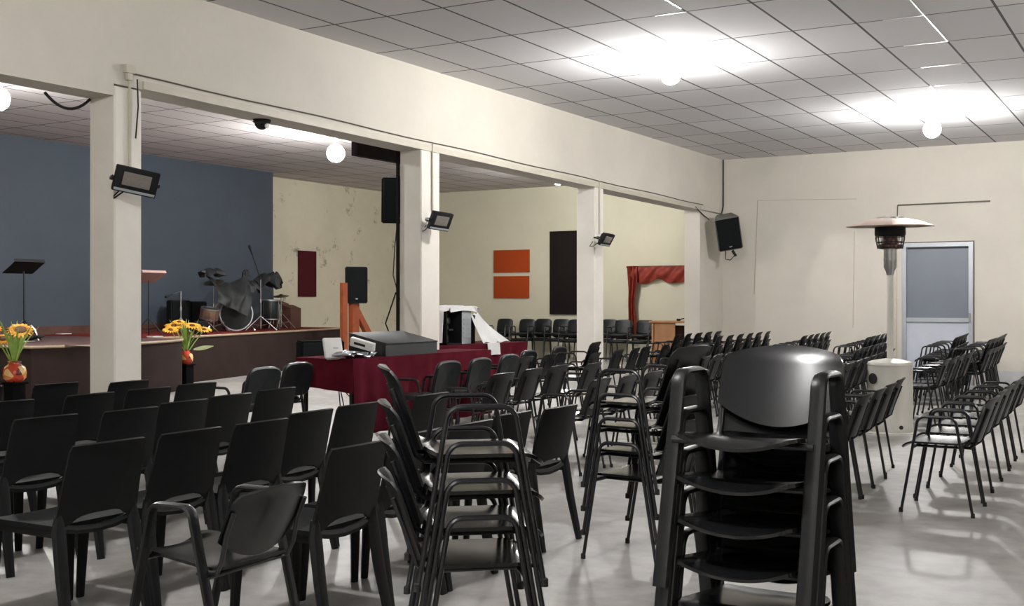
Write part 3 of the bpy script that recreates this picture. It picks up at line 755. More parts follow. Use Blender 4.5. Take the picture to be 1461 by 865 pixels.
# small black amplifier, brown crates and other boxes on the stage
def speaker(name, loc, rotm, w, dpt, h, label, cat, group=None, cab=None, handle=False):
    e = empty(name, loc, 0, label, cat, group, rot=rotm)
    b = MB(); hw = w/2
    # trapezoid cabinet, front at +x
    f, r_ = dpt/2, -dpt/2; bw = hw*.66
    bm = bmesh.new()
    vs = [bm.verts.new(v) for v in ((f, -hw, -h/2), (f, hw, -h/2), (r_, bw, -h/2), (r_, -bw, -h/2), (f, -hw, h/2), (f, hw, h/2), (r_, bw, h/2), (r_, -bw, h/2))]
    for q in ((3, 2, 1, 0), (4, 5, 6, 7), (0, 1, 5, 4), (1, 2, 6, 5), (2, 3, 7, 6), (3, 0, 4, 7)): bm.faces.new([vs[i] for i in q])
    bmesh.ops.bevel(bm, geom=bm.edges[:], offset=.02, segments=2, affect='EDGES'); bm.verts.index_update()
    b.add([v.co for v in bm.verts], [[v.index for v in q.verts] for q in bm.faces]); bm.free()
    b.build('cabinet', cab or M['speaker_box'], e)
    b = MB(); b.box((f+.004, 0, 0), (.014, w*.90, h*.93), bev=.005); b.build('grille', M['grill'], e)
    b = MB(); b.box((f+.014, 0, -h*.38), (.006, .05, .02), bev=.002); b.build('badge', M['steel'], e)
    return e
q = at_x(285, 466, -15.55)
speaker('stage_amplifier', (q.x, q.y, ZS+.12), (0, 0, R(-25)), .26, .2, .24, 'small black amplifier on stage edge behind the sunflowers', 'amplifier')
for px, X, hh, w_, lab in ((413, -17.3, .42, .42, 'brown wooden crate at the right end of the stage'), (396, -17.5, .52, .40, 'taller brown wooden crate behind the drum stands')):
    q = at_x(px, 465, X); e = empty('wooden_crate', (X, q.y, ZS), R(8), lab, 'crate', 'brown crates on the stage')
    b = MB(); b.box((0, 0, hh/2), (.34, w_, hh), bev=.01); b.build('crate_body', M['wood_brown'], e)
    b = MB(); b.hexa([(-.17, -w_/2, hh), (.17, -w_/2, hh), (.17, w_/2, hh), (-.17, w_/2, hh), (-.05, -w_/2, hh+.10), (.17, -w_/2, hh+.02), (.17, w_/2, hh+.02), (-.05, w_/2, hh+.10)]); b.build('sloped_lid', M['wood_brown'], e, 0)
q = at_x(290, 420, -17.3)
for px, X, w_, h_, lab in ((250, -17.35, .46, .62, 'dark guitar cabinet against blue wall behind short microphone stand'), (275, -17.35, .40, .60, 'dark tall case against blue wall left of the drums')):
    q = at_x(px, 466, X)
    speaker('stage_cabinet', (X+.05, q.y, ZS+h_/2), (0, 0, R(-10)), w_, .30, h_, lab, 'amplifier', 'dark cabinets by the blue wall')
q = at_x(46, 474, -14.7)
e = empty('pedal_unit', (q.x, q.y, ZS), .4, 'small black pedal on the stage right of left sunflowers', 'pedal')
b = MB(); b.box((0, 0, .05), (.30, .20, .03), rot=ry(R(-15)), bev=.008); b.build('plate', M['speaker_box'], e)
b = MB(); b.tube([(.1, 0, .02), (.05, 0, .17), (-.03, .02, .24)], .016, 6); b.build('lever', M['chrome'], e)
for px, py, lab in ((36, 488, 'white folded paper on the stage edge by left sunflowers'), (221, 481, 'white paper lying on the stage right of the first column'), (91, 477, 'tiny white object near the blue wall skirting')):
    q = at_z(px, py, ZS); b = MB(); b.box((0, 0, .008), (.16, .22, .014), bev=.004)
    o = tag(b.build('paper_pad', M['white'], loc=(q.x, q.y, ZS)), lab, 'paper')

# speaker on wooden stand beyond the stage, timber brace
q = at_x(507, 468, -15.35)
sp_y = q.y
e = empty('timber_speaker_stand', (-15.35, sp_y, 0), 0, 'orange timber stand with diagonal brace under the black loudspeaker', 'stand')
def zpx(py, px=507, X=-15.35): return at_x(px, py, X).z
y1 = at_x(490.5, 430, -15.35).y-sp_y; y3 = at_x(527, 430, -15.35).y-sp_y; y2 = at_x(505, 430, -15.35).y-sp_y
b = MB(); b.box((0, y1, zpx(404)/2), (.08, .16, zpx(404))); b.build('tall_post', M['wood_orange'], e, 0)
b = MB(); b.box((0, y2, zpx(433)/2), (.12, .22, zpx(433))); b.build('short_post', M['wood_orange'], e, 0)
b = MB(); z0 = zpx(476); z1 = zpx(433); y3b = y3+.1
b.hexa([(-.05, y2-.02, z1-.14), (.05, y2-.02, z1-.14), (.05, y3b+.3, 0), (-.05, y3b+.3, 0), (-.05, y2+.04, z1), (.05, y2+.04, z1), (.05, y3b+.52, 0), (-.05, y3b+.52, 0)])
b.build('brace', M['wood_orange'], e, 0)
b = MB(); b.box((0, (y1+y3)/2, .04), (.12, y3-y1+.8, .08)); b.build('foot_beam', M['wood_orange'], e, 0)
zc = (zpx(381)+zpx(433))/2; hh = zpx(381)-zpx(433)
speaker('loudspeaker', (-15.35, y2+sp_y+.02, zc), (0, 0, R(-38)), .50, .36, hh, 'black loudspeaker standing on orange timber stand by the stage', 'loudspeaker')

# loudspeaker hung from the annex ceiling behind the second column
q = at_x(569, 285, -11.5)
hs = speaker('hanging_speaker', (-11.5, q.y, q.z), (0, R(10), R(-50)), .62, .42, (at_x(569, 252, -11.5).z-at_x(569, 318, -11.5).z)*.98, 'tilted black speaker hanging left of the second column', 'loudspeaker', cab=M['matt_cab'])
b = MB(); b.tube([(-.02, 0, .3), (.0, 0, (AC-q.z)*.98)], .012, 6); b.build('hanger', M['tube'], hs)
b = MB(); L = [(0, -.02, -.4), (.02, -.06, -.8), (.0, -.08, -1.3), (.03, .03, -1.7), (0, .2, -1.85), (0, .3, -1.8)]; b.tube(L, .010, 6); b.build('cable', M['cable'], hs)

# dark board hung under the annex ceiling and dark timber strip down the second column
a = at_x(501, 222.6, -8.15); YE_B = at_x(574.5, 236, -8.1).y+.1
b = MB(); yb0 = a.y; zb = a.z
b.box((-8.10, (yb0+YE_B)/2, zb+.30), (.10, YE_B-yb0, .60), bev=.01)
bd_ = b.build('hanging_board', M['dark_panel'], None); tag(bd_, 'long dark brown board hung behind the header left of second column', 'board')
b = MB(); b.box((XB-.02, 10.575, (zb+.1)/2), (.03, .03, zb+.1)); b.tube([(XB-.03, 10.55, .85), (XB-.10, 10.45, 1.15), (XB-.03, 10.55, 1.50)], .008, 6)
tag(b.build('timber_strip', M['dark_panel']), 'thin dark timber strip running down the left of second column', 'strip')
b = MB(); b.box((0, 0, 0), (.05, .05, .05), bev=.01); b.lathe([(.0, .0), (.03, 0), (.03, .05), (.0, .05)], 12, (.03, 0, 0), Matrix.Rotation(R(90), 3, 'Y'))
b.build('bracket', M['steel'], bd_, loc=(-8.02, yb0+.78*(YE_B-yb0), zb+.2))

# dome camera under the header
q = at_x(370, 170, -7.55)
e = empty('dome_camera', (-7.52, q.y, 3.135-.135*(q.y-6.31)/14.04), 0, 'small black dome camera under the header between first columns', 'security camera')
b = MB(); b.lathe([(.0, 0), (.085, 0), (.085, -.022), (.075, -.03), (.0, -.03)], 24); b.build('mount_ring', M['speaker_box'], e)
b = MB(); b.lathe([(.068, -.028)]+[(.068*math.cos(t), -.028-.068*math.sin(t)) for t in [PI/2*k/7 for k in range(1, 8)]], 24); b.build('dome', M['black_gloss'], e)
b = MB(); b.lathe([(.0, -.0), (.022, 0), (.022, .02), (.0, .02)], 12, (.058, 0, -.06), Matrix.Rotation(R(100), 3, 'Y')); b.build('lens', M['white'], e)

# ------------------------------------------------------------------ floodlights, conduits and cables
def flood(loc, yaw, w, h, lab, tilt=22, roll=0):
    e = empty('floodlight', loc, 0, lab, 'floodlight', 'black floodlights on the columns', rot=(R(roll), R(tilt), yaw))
    b = MB(); b.box((0, 0, 0), (.05, w, h), bev=.010); b.box((-.03, 0, 0), (.03, w*.8, h*.75), bev=.006)
    for k in range(5): b.box((-.045, -w*.32+k*w*.16, 0), (.03, .008, h*.6))
    b.build('housing', M['speaker_box'], e)
    b = MB(); b.box((.024, 0, .01), (.010, w*.64, h*.52), bev=.003); b.build('glass_pane', M['flood_glass'], e)
    b = MB(); b.box((.022, 0, -h*.40), (.012, w*.94, h*.10), bev=.003); b.build('lower_lip', M['grey_plastic'], e)
    b = MB(); b.tube([(0, -w/2-.012, 0), (-.06, -w/2-.012, -.02), (-.12, -w*.2, -.03), (-.12, w*.2, -.03), (-.06, w/2+.012, -.02), (0, w/2+.012, 0)], .010, 6, r2=.018, up=Vector((0, 0, 1)))
    b.tube([(-.12, 0, -.03), (-.17, 0, -.06), (-.19, 0, -.07)], .014, 6); b.build('bracket', M['tube'], e)
    b = MB(); b.tube([(-.05, -w*.2, -.06), (-.08, -w*.35, -.16), (-.14, -w*.3, -.19), (-.16, -w*.1, -.12)], .006, 6); b.build('cord', M['cable'], e)
    return e
q = at_x(194, 259, -7.12); flood(q, R(-30), .34, .205, 'black floodlight on the first column, largest of the three', 16, -10)
q = at_x(628, 315.5, -7.14); flood(q, R(-14), .30, .21, 'black floodlight on the second column', 24, -4)
q = at_x(865, 342, -7.12); flood(q, R(-2), .32, .19, 'black floodlight on the third column, smallest in view', 30, -2)
def conduit(name, pts, r, m, label, cat='conduit'):
    b = MB(); b.tube(pts, r, 8); return tag(b.build(name, m), label, cat, 'conduits on the column line')
conduit('cable_conduit', [(XW+.022, 6.45, 3.24), (XW+.022, 6.45, 2.46)], .012, M['conduit'], 'pale vertical conduit down the first column to its floodlight')
conduit('cable_conduit', [(XW+.022, 10.78, 3.18), (XW+.022, 10.78, 2.42)], .011, M['conduit'], 'pale vertical conduit down the second column to its floodlight')
conduit('cable_conduit', [(XW+.022, 15.10, 3.14), (XW+.022, 15.10, 2.38)], .011, M['conduit'], 'pale vertical conduit down the third column to its floodlight')
hb = [(XW+.012, 6.42+.0, 3.245)]+[(XW+.012, y, 3.245-.0105*(y-6.4)+.006*math.sin(y*2.3)) for y in [6.8+.5*k for k in range(26)]]
conduit('cable_conduit', hb, .006, M['dark_line'], 'thin dark cable running along the header above the openings', 'cable')
b = MB(); b.box((0, 0, 0), (.05, .09, .07), bev=.008); b.box((0, .0, -.06), (.035, .05, .06), bev=.006)
tag(b.build('junction_box', M['conduit'], loc=(XW+.025, 6.44, 3.27)), 'small cream junction box at the top of the first column', 'junction box')
conduit('cable_conduit', [(XW+.03, 6.52, 3.20), (XW+.03, 6.53, 2.98), (XW+.028, 6.505, 2.72)], .006, M['cable'], 'loose dark wire dangling beside the first column conduit', 'cable')
a = at_x(64, 122, XB+.02); c = at_x(128, 138, XB+.02)
conduit('cable_conduit', [Vector((XB+.02, v.y, v.z)) for v in catenary((XB+.02, a.y, 3.02), (XB+.02, 6.30, 3.03), .10)], .012, M['cable'], 'sagging black cable under the header left of first column', 'cable')

# speaker in the far corner
q = at_y(1038, 331, 19.55)
cs = speaker('wall_speaker', q, (R(10), R(16), R(-62)), .44, .36, .60, 'black speaker tilted high in the corner by the end wall', 'loudspeaker', cab=M['grey_box'])
for nm, pts in (('hanging_lead', [(-.05, -.06, -.30), (-.06, -.08, -.40), (-.05, -.10, -.50), (.0, -.02, -.52), (.04, .06, -.44), (.02, .05, -.32)]), ('wall_bracket', [(-.15, 0, .1), (-.36, .0, .16), (-.48, .02, .16)])):
    b = MB(); b.tube(pts, .009 if nm == 'hanging_lead' else .016, 6); b.build(nm, M['cable'], cs)
b = MB(); b.box((.03, .06, -.40), (.05, .05, .12), rot=rx(.4), bev=.01); b.build('plug', M['rubber'], cs)
b = MB(); b.tube([(XW+.02, YB-.03, HC), (XW+.02, YB-.03, 3.15), (XW+.06, 20.1, 2.98), (XW+.2, 19.7, 2.93)], .012, 6)
tag(b.build('speaker_cable', M['cable']), 'black cable dropping down the room corner to the wall speaker', 'cable')
b = MB(); b.tube([(XW+.015, 18.9, 3.05), (XW+.015, 19.3, 2.93), (XW+.05, 19.5, 2.86)], .010, 6)
tag(b.build('speaker_cable', M['cable']), 'short dark cable from the header to the corner speaker', 'cable')

# ------------------------------------------------------------------ patio heater
hp = at_z(1270, 617, 0)
e = empty('patio_heater', (hp.x, hp.y, 0), R(15), 'tall off-white patio heater with pinkish reflector hood standing among chairs', 'patio heater')
b = MB(); b.lathe([(.0, 0), (.31, 0), (.31, .012), (.30, .02), (.0, .02)], 40); b.build('base_plate', M['white_enamel'], e)
b = MB(); b.lathe([(.235, .02), (.235, .10), (.232, .105), (.232, .715), (.236, .72), (.236, .735), (.225, .752), (.19, .765), (.10, .782), (.05, .79), (.0, .79)], 48); b.build('tank_housing', M['white_enamel'], e)
def on_cyl(ang, z, rr, nm, m):
    b = MB(); mx = Matrix.Rotation(ang, 3, 'Z') @ Matrix.Rotation(R(90), 3, 'Y')
    b.lathe([(.0, .240), (rr, .240), (rr*1.0, .228), (.0, .228)], 20, (0, 0, z), mx); b.build(nm, m, e)
th = math.atan2(-hp.y, -hp.x)-R(15)
on_cyl(th-R(48), .58, .058, 'vent_hole', M['rubber']); on_cyl(th+R(28), .075, .022, 'vent_hole', M['rubber'])
b = MB(); b.lathe([(.033, .79), (.033, 1.74)], 20); b.build('pole', M['white_enamel'], e)
b = MB(); b.lathe([(.036, 1.68), (.045, 1.72), (.066, 1.76), (.066, 1.94), (.07, 1.97)], 12)
for k in range(8): b.lathe([(.0, 0), (.012, 0), (.012, .004), (.0, .004)], 8, (.066*math.cos(k*PI/4), .066*math.sin(k*PI/4), 1.85), Matrix.Rotation(k*PI/4, 3, 'Z') @ Matrix.Rotation(R(90), 3, 'Y'))
b.build('control_head', M['steel'], e)
b = MB(); b.lathe([(.10, 1.96), (.125, 1.97), (.125, 2.0), (.10, 2.01)], 24)
b.lathe([(.075, 1.99), (.075, 2.16)], 20); b.build('burner', M['wood_brown'], e)
b = MB()
for k in range(20):
    a = 2*PI*k/20; b.tube([(.128*math.cos(a), .128*math.sin(a), 1.96), (.148*math.cos(a), .148*math.sin(a), 2.06), (.152*math.cos(a), .152*math.sin(a), 2.19)], .004, 5)
for z, r_ in ((1.97, .130), (2.03, .142), (2.09, .150), (2.15, .152)): b.tube([(r_*math.cos(2*PI*k/28), r_*math.sin(2*PI*k/28), z) for k in range(28)], .005, 5, closed=True, up=Vector((0, 0, 1)))
b.build('burner_cage', M['tube'], e)
b = MB(); b.lathe([(.153, 2.10), (.158, 2.11), (.158, 2.19), (.12, 2.20)], 28); b.build('cage_collar', M['speaker_box'], e)
b = MB(); tl = Matrix.Rotation(R(1.5), 3, 'X')
b.lathe([(.445, -.030), (.455, -.022), (.32, .028), (.15, .062), (.0, .07), (.0, .058), (.15, .05), (.32, .016), (.445, -.030)], 8, (0, 0, 2.225), tl); b.build('reflector_hood', M['copper'], e, 15)
b = MB()
for k in range(3): a = 2*PI*k/3; b.tube([(.10*math.cos(a), .10*math.sin(a), 2.15), (.10*math.cos(a), .10*math.sin(a), 2.31)], .006, 6)
b.lathe([(.0, 2.285), (.14, 2.285), (.14, 2.297), (.0, 2.30)], 20); b.build('hood_bolts', M['steel'], e)

# ------------------------------------------------------------------ tables and what stands on them
TH = .84
def table(name, x0, x1, y0, y1, label):
    e = empty(name, ((x0+x1)/2, (y0+y1)/2, 0), 0, label, 'table', 'cloth covered tables by the stage')
    w, l = x1-x0, y1-y0
    b = MB(); b.box((0, 0, TH-.020), (w-.02, l-.02, .028), bev=.004); b.build('table_top', M['wood_brown'], e)
    for sx in (-1, 1):
        for sy in (-1, 1):
            b = MB(); b.box((sx*(w/2-.06), sy*(l/2-.06), (TH-.035)/2), (.035, .035, TH-.035), bev=.004); b.build('leg', M['tube'], e)
    return e
def cloth(x0, x1, y0, y1, front, endz, label, seed=0., back=.5):
    e = MB(); z = TH+.004
    # top
    e.sheet(lambda u, v: (x0-.01+(x1-x0+.02)*u, y0-.012+(y1-y0+.024)*v, z+.002*math.sin(u*9+v*7+seed)), 6, 16, .006)
    # front fall at +x with folds
    def fr(u, v):
        y = y0-.012+(y1-y0+.024)*v; k = u
        fold = .016*math.sin(v*(y1-y0)*26+seed)*min(1, k*2.2)+.010*math.sin(v*(y1-y0)*11+seed*2)*k
        return (x1+.013+fold+.02*k, y, z-(z-front)*u)
    e.sheet(fr, 10, 60, .006)
    def en(u, v):
        x = x0+(x1-x0+.02)*v; lo = endz+.06*(1-v)
        return (x, y0-.016+.012*math.sin(v*19+seed)*u-.01*u, z-(z-lo)*u)
    e.sheet(en, 8, 24, .006)
    return tag(e.build('tablecloth', M['maroon_cloth'], None, 50), label, 'tablecloth', 'maroon tablecloths')
table('folding_table', -7.52, -6.83, 8.70, 9.95, 'folding table under maroon cloth carrying the router and case'); cloth(-7.52, -6.83, 8.70, 9.95, .12, .52, 'maroon cloth with short left end on the nearest table')
table('folding_table', -7.31, -6.86, 9.99, 11.25, 'folding table under maroon cloth before the second column'); cloth(-7.31, -6.86, 9.99, 11.25, .12, .12, 'maroon cloth on the middle table before second column', 1.7)
table('folding_table', -8.5, -7.78, 11.3, 13.7, 'folding table under maroon cloth carrying the open computer'); cloth(-8.5, -7.78, 11.3, 13.7, .30, .3, 'maroon cloth on the farthest table under white drape', 3.1)
# cables under the first table
b = MB()
b.tube(catenary((-7.3, 8.80, TH-.05), (-7.25, 9.35, TH-.05), .26), .006, 5); b.tube(catenary((-7.28, 8.95, TH-.05), (-7.2, 9.6, TH-.05), .38), .006, 5)
b.tube([(-7.25, 9.0, TH-.06), (-7.26, 9.02, .55), (-7.2, 8.98, .3), (-7.22, 9.08, .18), (-7.25, 9.1, .32), (-7.23, 9.02, .5)], .006, 5)
tag(b.build('hanging_cables', M['cable']), 'tangle of thin black cables hanging under the nearest maroon table', 'cable')
b = MB()
b.tube([(-6.5, 8.35, .01), (-6.62, 8.6, .012), (-6.55, 8.9, .01), (-6.7, 9.1, .02)], .008, 5)
tag(b.build('floor_cable', M['cable']), 'black cable lying on the floor by the maroon cloth', 'cable')

# sloped mixing console case
p0 = at_z(551, 509, TH); 
e = empty('console_case', (-7.08, 9.63, TH+.006), 0, 'large charcoal equipment case with sloping top on the maroon tables', 'equipment case')
L = .95; D = .46
q = at_x(551, 492.5, -6.88); q2 = at_x(623.7, 486.4, -6.88)
L = q2.y-q.y; e.location = (-6.88-D/2, (q.y+q2.y)/2, TH+.008)
hf = q.z-TH-.008; hb_ = hf+.10
b = MB(); b.hexa([(-D/2, -L/2, 0), (D/2, -L/2, 0), (D/2, L/2, 0), (-D/2, L/2, 0), (-D/2, -L/2, hb_), (D/2, -L/2, hf), (D/2, L/2, hf), (-D/2, L/2, hb_)]); b.build('case_body', M['grey_case'], e, 0)
b = MB(); ang = math.atan2(hb_-hf, D); b.box((0, 0, (hf+hb_)/2+.010), (math.hypot(D, .1)+.01, L+.01, .016), rot=ry(ang), bev=.004); b.build('lid', M['grey_case'], e)
b = MB()
for s in (-1, 1): b.box((s*(D/2-.02), -L/2-.006, hf*.5), (.04, .016, hf*.9), bev=.003)
b.box((0, -L/2-.008, hf*.55), (.16, .02, .035), bev=.006); b.build('corner_guard', M['rubber'], e)
# white receiver leaning on the case, router, silver bag, dark monitor
q = at_y(517.5, 491.5, 9.02)
e = empty('receiver_unit', (q.x, q.y, q.z), 0, 'long white receiver box leaning against the end of the charcoal case', 'receiver', rot=(R(12), R(13), R(6)))
b = MB(); b.box((0, 0, 0), (.27, .05, .085), bev=.008); b.build('shell', M['white'], e)
b = MB(); b.box((-.02, -.026, .0), (.13, .006, .025), bev=.002); b.build('display', M['rubber'], e)
b = MB(); b.box((-.01, 0, -.075), (.22, .05, .06), bev=.006); b.build('support', M['speaker_box'], e)
q = at_x(477, 500, -6.98)
e = empty('wireless_router', (q.x, q.y, TH+.012), 0, 'upright white plastic router on left corner of maroon table', 'router', rot=(0, R(-16), R(-24)))
b = MB(); b.box((0, 0, .105), (.035, .19, .20), bev=.014, seg=3); b.build('shell', M['white'], e)
b = MB(); b.box((.019, .02, .10), (.003, .05, .01)); b.build('badge', M['grey_plastic'], e)
b = MB(); b.box((0, 0, .006), (.09, .12, .012), bev=.004); b.build('stand', M['white'], e)
q0 = at_x(484, 507, -6.9); q1 = at_x(535, 502, -6.92)
b = MB()
def bag(u, v):
    a = 2*PI*u; t = v
    yy = q0.y-.04+(q1.y-q0.y+.06)*t; r_ = .055*math.sin(PI*min(.999, max(.001, t)))**.5
    r_ *= 1+.25*math.sin(a*3+t*14)+.15*math.sin(a*5-t*22)
    return (-6.95+1.7*r_*math.cos(a)+.03*math.sin(t*9), yy, TH+.045+.55*r_*math.sin(a)+.012*math.sin(t*7))
b.sheet(bag, 26, 30, .003)
tag(b.build('foil_bag', M['silver'], None, 60), 'crumpled silver plastic bag lying on maroon table by the router', 'bag')
q = at_z(452, 549, 0)
speaker('floor_monitor', (q.x, q.y, .37), (0, 0, R(-25)), .80, .50, .74, 'wide black speaker cabinet standing on floor before the stage behind the router', 'loudspeaker', cab=M['matt_cab'])

# open computer under a white drape
q = at_x(654, 496, -7.98)
cx0, cy0 = -8.10, q.y
e = empty('desktop_computer', (cx0, cy0, TH+.01), R(0), 'open computer tower with silver front on the farthest maroon table', 'computer')
ch = .44; yl = at_x(637, 480, -7.98).y-cy0; ym = at_x(659, 480, -7.98).y-cy0; yr = at_x(672, 480, -7.98).y-cy0; yk = at_x(690, 480, -7.98).y-cy0
b = MB()
for (y_, yy) in ((yl, yl+.015), (ym-.015, ym)): b.box((0, (y_+yy)/2, ch/2), (.24, yy-y_, ch))
b.box((0, (yl+ym)/2, ch-.008), (.24, ym-yl, .016)); b.box((0, (yl+ym)/2, .008), (.24, ym-yl, .016)); b.box((-.11, (yl+ym)/2, ch/2), (.02, ym-yl, ch)); b.build('case_shell', M['speaker_box'], e, 0)
b = MB(); b.box((-.08, (yl+ym)/2, ch/2), (.02, ym-yl-.05, ch*.9)); b.box((-.03, ym-.08, ch*.42), (.08, .10, .02)); b.box((-.03, yl+.10, ch*.35), (.06, .12, .03)); b.build('circuit_board', M['circuit'], e, 0)
b = MB(); b.lathe([(.0, .0), (.045, 0), (.045, .03), (.02, .034), (.0, .034)], 20, (-.05, ym-.09, ch*.68), Matrix.Rotation(R(90), 3, 'Y')); b.build('cooling_fan', M['steel'], e)
b = MB(); b.box((0, (ym+yr)/2, ch/2), (.245, yr-ym, ch), bev=.006)
for k in range(5): b.box((.124, (ym+yr)/2, ch*(.2+.13*k)), (.008, (yr-ym)*.7, .018))
b.build('silver_front', M['grey_plastic'], e)
b = MB(); b.box((-.02, yr+.085, ch*.42), (.2, .17, ch*.84), bev=.01); b.build('cloth_shadow_box', M['speaker_box'], e)  # dark box standing in for the shadow behind the cloth
b = MB()
path = [(yl-.07, .02), (yl-.055, .2), (yl-.03, ch-.02), (yl+.03, ch+.03), ((yl+yr)/2, ch+.04), (yr+.05, ch+.035), (yr+.13, ch+.03), (yr+.17, ch-.03)]
def lerp_path(t):
    k = t*(len(path)-1); i = min(int(k), len(path)-2); f = k-i
    return path[i][0]*(1-f)+path[i+1][0]*f, path[i][1]*(1-f)+path[i+1][1]*f
def wc(u, v):
    y, z = lerp_path(u); s = v
    x = -.20+.36*s; fold = .014*math.sin(s*14+u*12)+.010*math.sin(s*25-u*17)
    if u < .30: x = -.20+.30*s
    zz = z+fold*(.5 if z > .03 else .15)+.006
    if s > .78 and .42 < u < .8: zz -= .30*(s-.78)
    return (cx0+x, cy0+y+fold*.4, TH+.012+max(zz, .004))
b.sheet(wc, 60, 20, .004)
wd = b.build('white_drape', M['white_cloth'], None, 60); tag(wd, 'white cloth thrown over the open computer and down the table', 'cloth')
L0, L1 = at_x(671, 449, -8.02), at_x(690, 494, -7.80); R0, R1 = at_x(683, 446.5, -8.12), at_x(725, 492.5, -7.80)
L1.z = R1.z = TH+.022
b = MB()
def fallpiece(u, v):
    a = L0.lerp(R0, v); c = L1.lerp(R1, v); q = a.lerp(c, u)
    q.z -= .05*math.sin(PI*u)*(1-.3*v); q.x += .016*math.sin(v*11+u*3)*(.4+u)
    q.z += .010*math.sin(v*17+u*5)
    return (q.x, q.y, max(q.z, TH+.014))
b.sheet(fallpiece, 24, 20, .004); b.build('falling_side', M['white_cloth'], wd, 60)
b = MB(); H0 = at_x(694, 495, -7.75); H1 = at_x(711, 494, -7.75)
b.sheet(lambda u, v: (-7.80+.065*min(1, u*3)+.012*math.sin(v*9)*u, H0.y+(H1.y-H0.y)*v+.02*u, TH+.018-max(0, u-.3)*.22), 12, 12, .004); b.build('hanging_corner', M['white_cloth'], wd, 60)

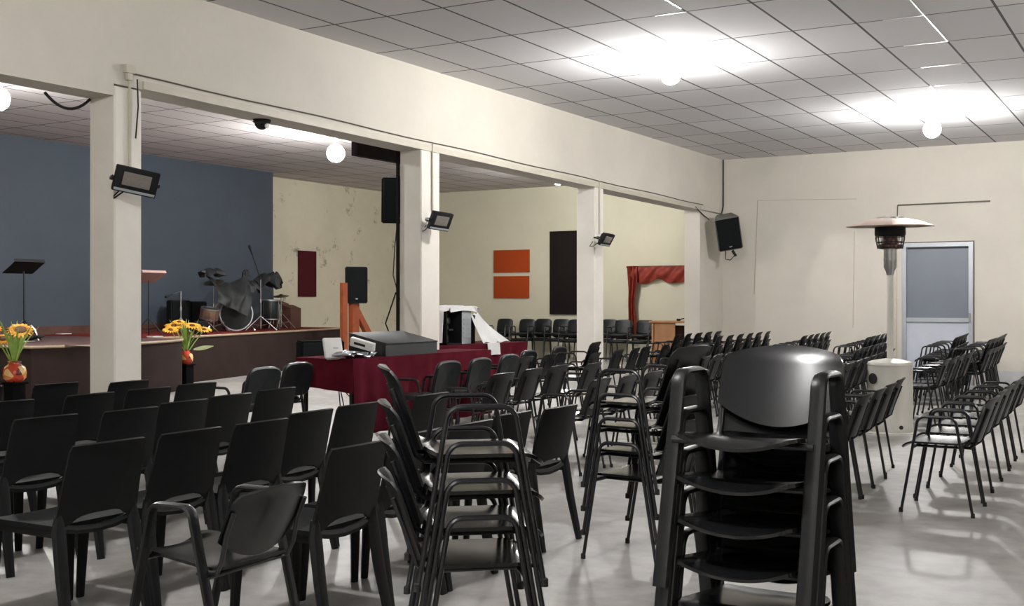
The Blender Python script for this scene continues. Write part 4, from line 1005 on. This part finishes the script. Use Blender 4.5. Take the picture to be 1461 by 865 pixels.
# ------------------------------------------------------------------ sunflowers
def sunflowers(loc, stand_h, label, heads, seed, rv=.115, up_=.62, droop=False):
    rnd = random.Random(seed)
    e = empty('sunflower_vase', (loc[0], loc[1], stand_h), 0, label, 'flower vase', 'sunflower arrangements')
    b = MB(); b.lathe([(.0, 0), (rv*.6, 0), (rv*.95, .05), (rv, .11), (rv*.88, .17), (rv*.55, .21), (rv*.52, .23), (rv*.6, .24), (rv*.5, .24), (rv*.45, .2), (.0, .2)], 28); b.build('vase', M['vase'], e)
    for k, (dx, dy, dz, r_) in enumerate(heads):
        f = Vector((.34, -.22, up_)).normalized(); u_ = f.cross(Vector((0, 0, 1))).normalized(); v_ = u_.cross(f)
        c = Vector((dx, dy, dz))
        b = MB()
        for ring, (nn, ri, rl) in enumerate(((18, .30, 1.0), (16, .28, .82))):
            for i in range(nn):
                a = 2*PI*(i+.5*ring)/nn+rnd.uniform(-.05, .05); dv = u_*math.cos(a)+v_*math.sin(a); pv = u_*-math.sin(a)+v_*math.cos(a)
                t = r_*rl*rnd.uniform(.92, 1.05); w_ = r_*.16
                pts = [c+dv*(r_*ri), c+dv*(t*.62)+pv*w_+f*.012, c+dv*t+f*(-.008), c+dv*(t*.62)-pv*w_+f*.012]
                o_ = [q-f*.006 for q in pts]
                b.add(pts+o_, [(0, 1, 2, 3), (7, 6, 5, 4), (0, 4, 5, 1), (1, 5, 6, 2), (2, 6, 7, 3), (3, 7, 4, 0)])
        hd_ = b.build('flower_head', M['petal'], e, 30)
        b = MB(); mx = Matrix((u_, v_, f)).transposed()
        ey = .42 if up_ < 1 else .27; b.lathe([(.0, -.01), (r_*ey, -.008), (r_*ey, .012), (r_*ey*.6, .022), (.0, .018)], 18, c, mx); b.build('seed_disc', M['flower_eye'], hd_)
        b = MB(); b.tube([(rnd.uniform(-.02, .02), rnd.uniform(-.02, .02), .15), (dx*.45+rnd.uniform(-.02, .02), dy*.45, .15+(dz-.15)*.5), tuple(c-f*.015)], .009, 6); b.build('stem', M['leaf'], e)
    for k in range(16):
        a = rnd.uniform(0, 2*PI); l = rnd.uniform(.3, .56); o = rnd.uniform(.06, .30); w_ = rnd.uniform(.014, .026)
        d_ = Vector((math.cos(a), math.sin(a), 0)); pv = Vector((-d_.y, d_.x, 0))
        b = MB(); b.sheet(lambda u, v: tuple(d_*(.02+o*u**1.6)+pv*(w_*(2*v-1)*math.sin(PI*min(.98, .12+u*.86)))+Vector((0, 0, .2+l*u-.06*u*u*0))), 8, 2, .003); b.build('leaf', M['leaf'], e)
    if droop: b = MB(); b.sheet(lambda u, v: (.06+.16*u, .10+.30*u, .24+.05*u+.035*(2*v-1)*math.sin(PI*min(.97, .1+u*.88))), 8, 2, .004); droop and b.build('drooping_leaf', M['leaf_pale'], e)
    return e
def pedestal(loc, h, label):
    b = MB(); b.box((0, 0, h/2), (.17, .17, h), bev=.01); b.box((0, 0, h-.012), (.21, .21, .024), bev=.005); b.box((0, 0, .012), (.26, .26, .024), bev=.005)
    return tag(b.build('flower_pedestal', M['matt_cab'], loc=(loc[0], loc[1], 0)), label, 'pedestal', 'flower pedestals')
q = at_x(21, 533, -11.6); hv = q.z-.10
sunflowers((q.x, q.y), hv, 'sunflowers in an orange checked vase at far left', [(.05, .04, .60, .155), (-.12, -.22, .62, .13), (-.05, -.12, .50, .11)], 3, .13)
pedestal((q.x, q.y), hv, 'black pedestal under the left sunflower vase')
q = at_x(266, 511, -14.30); hv = q.z-.10
sunflowers((-14.30, q.y), hv, 'sunflowers in an orange vase beside the curved stage end', [(-.02, -.26, .64, .15), (.10, -.44, .58, .14), (.03, .10, .64, .16), (.06, .34, .57, .14), (.0, -.16, .70, .12)], 9, .11, 1.15, True)
pedestal((-14.30, q.y), hv, 'black pedestal under the vase by the curved stage end')

# ------------------------------------------------------------------ world, camera, colour
w = bpy.data.worlds.new('World'); scene.world = w; w.use_nodes = True
w.node_tree.nodes['Background'].inputs[0].default_value = (.5, .52, .56, 1); w.node_tree.nodes['Background'].inputs[1].default_value = .05
cam = bpy.data.cameras.new('Camera'); co = bpy.data.objects.new('Camera', cam); col.objects.link(co)
co.location = CAM; co.rotation_euler = (R(90), 0, YAW)
cam.sensor_width = 36; cam.lens = 36*FPX/1461; cam.shift_y = -2.5/1461; cam.clip_end = 200
scene.camera = co
scene.view_settings.view_transform = 'Standard'; scene.view_settings.look = 'None'
scene.view_settings.gamma = 1; scene.view_settings.use_curve_mapping = False
scene.view_settings.exposure = 1.2
scene.cycles.use_denoising = True
scene.cycles.max_bounces = 8; scene.cycles.diffuse_bounces = 5
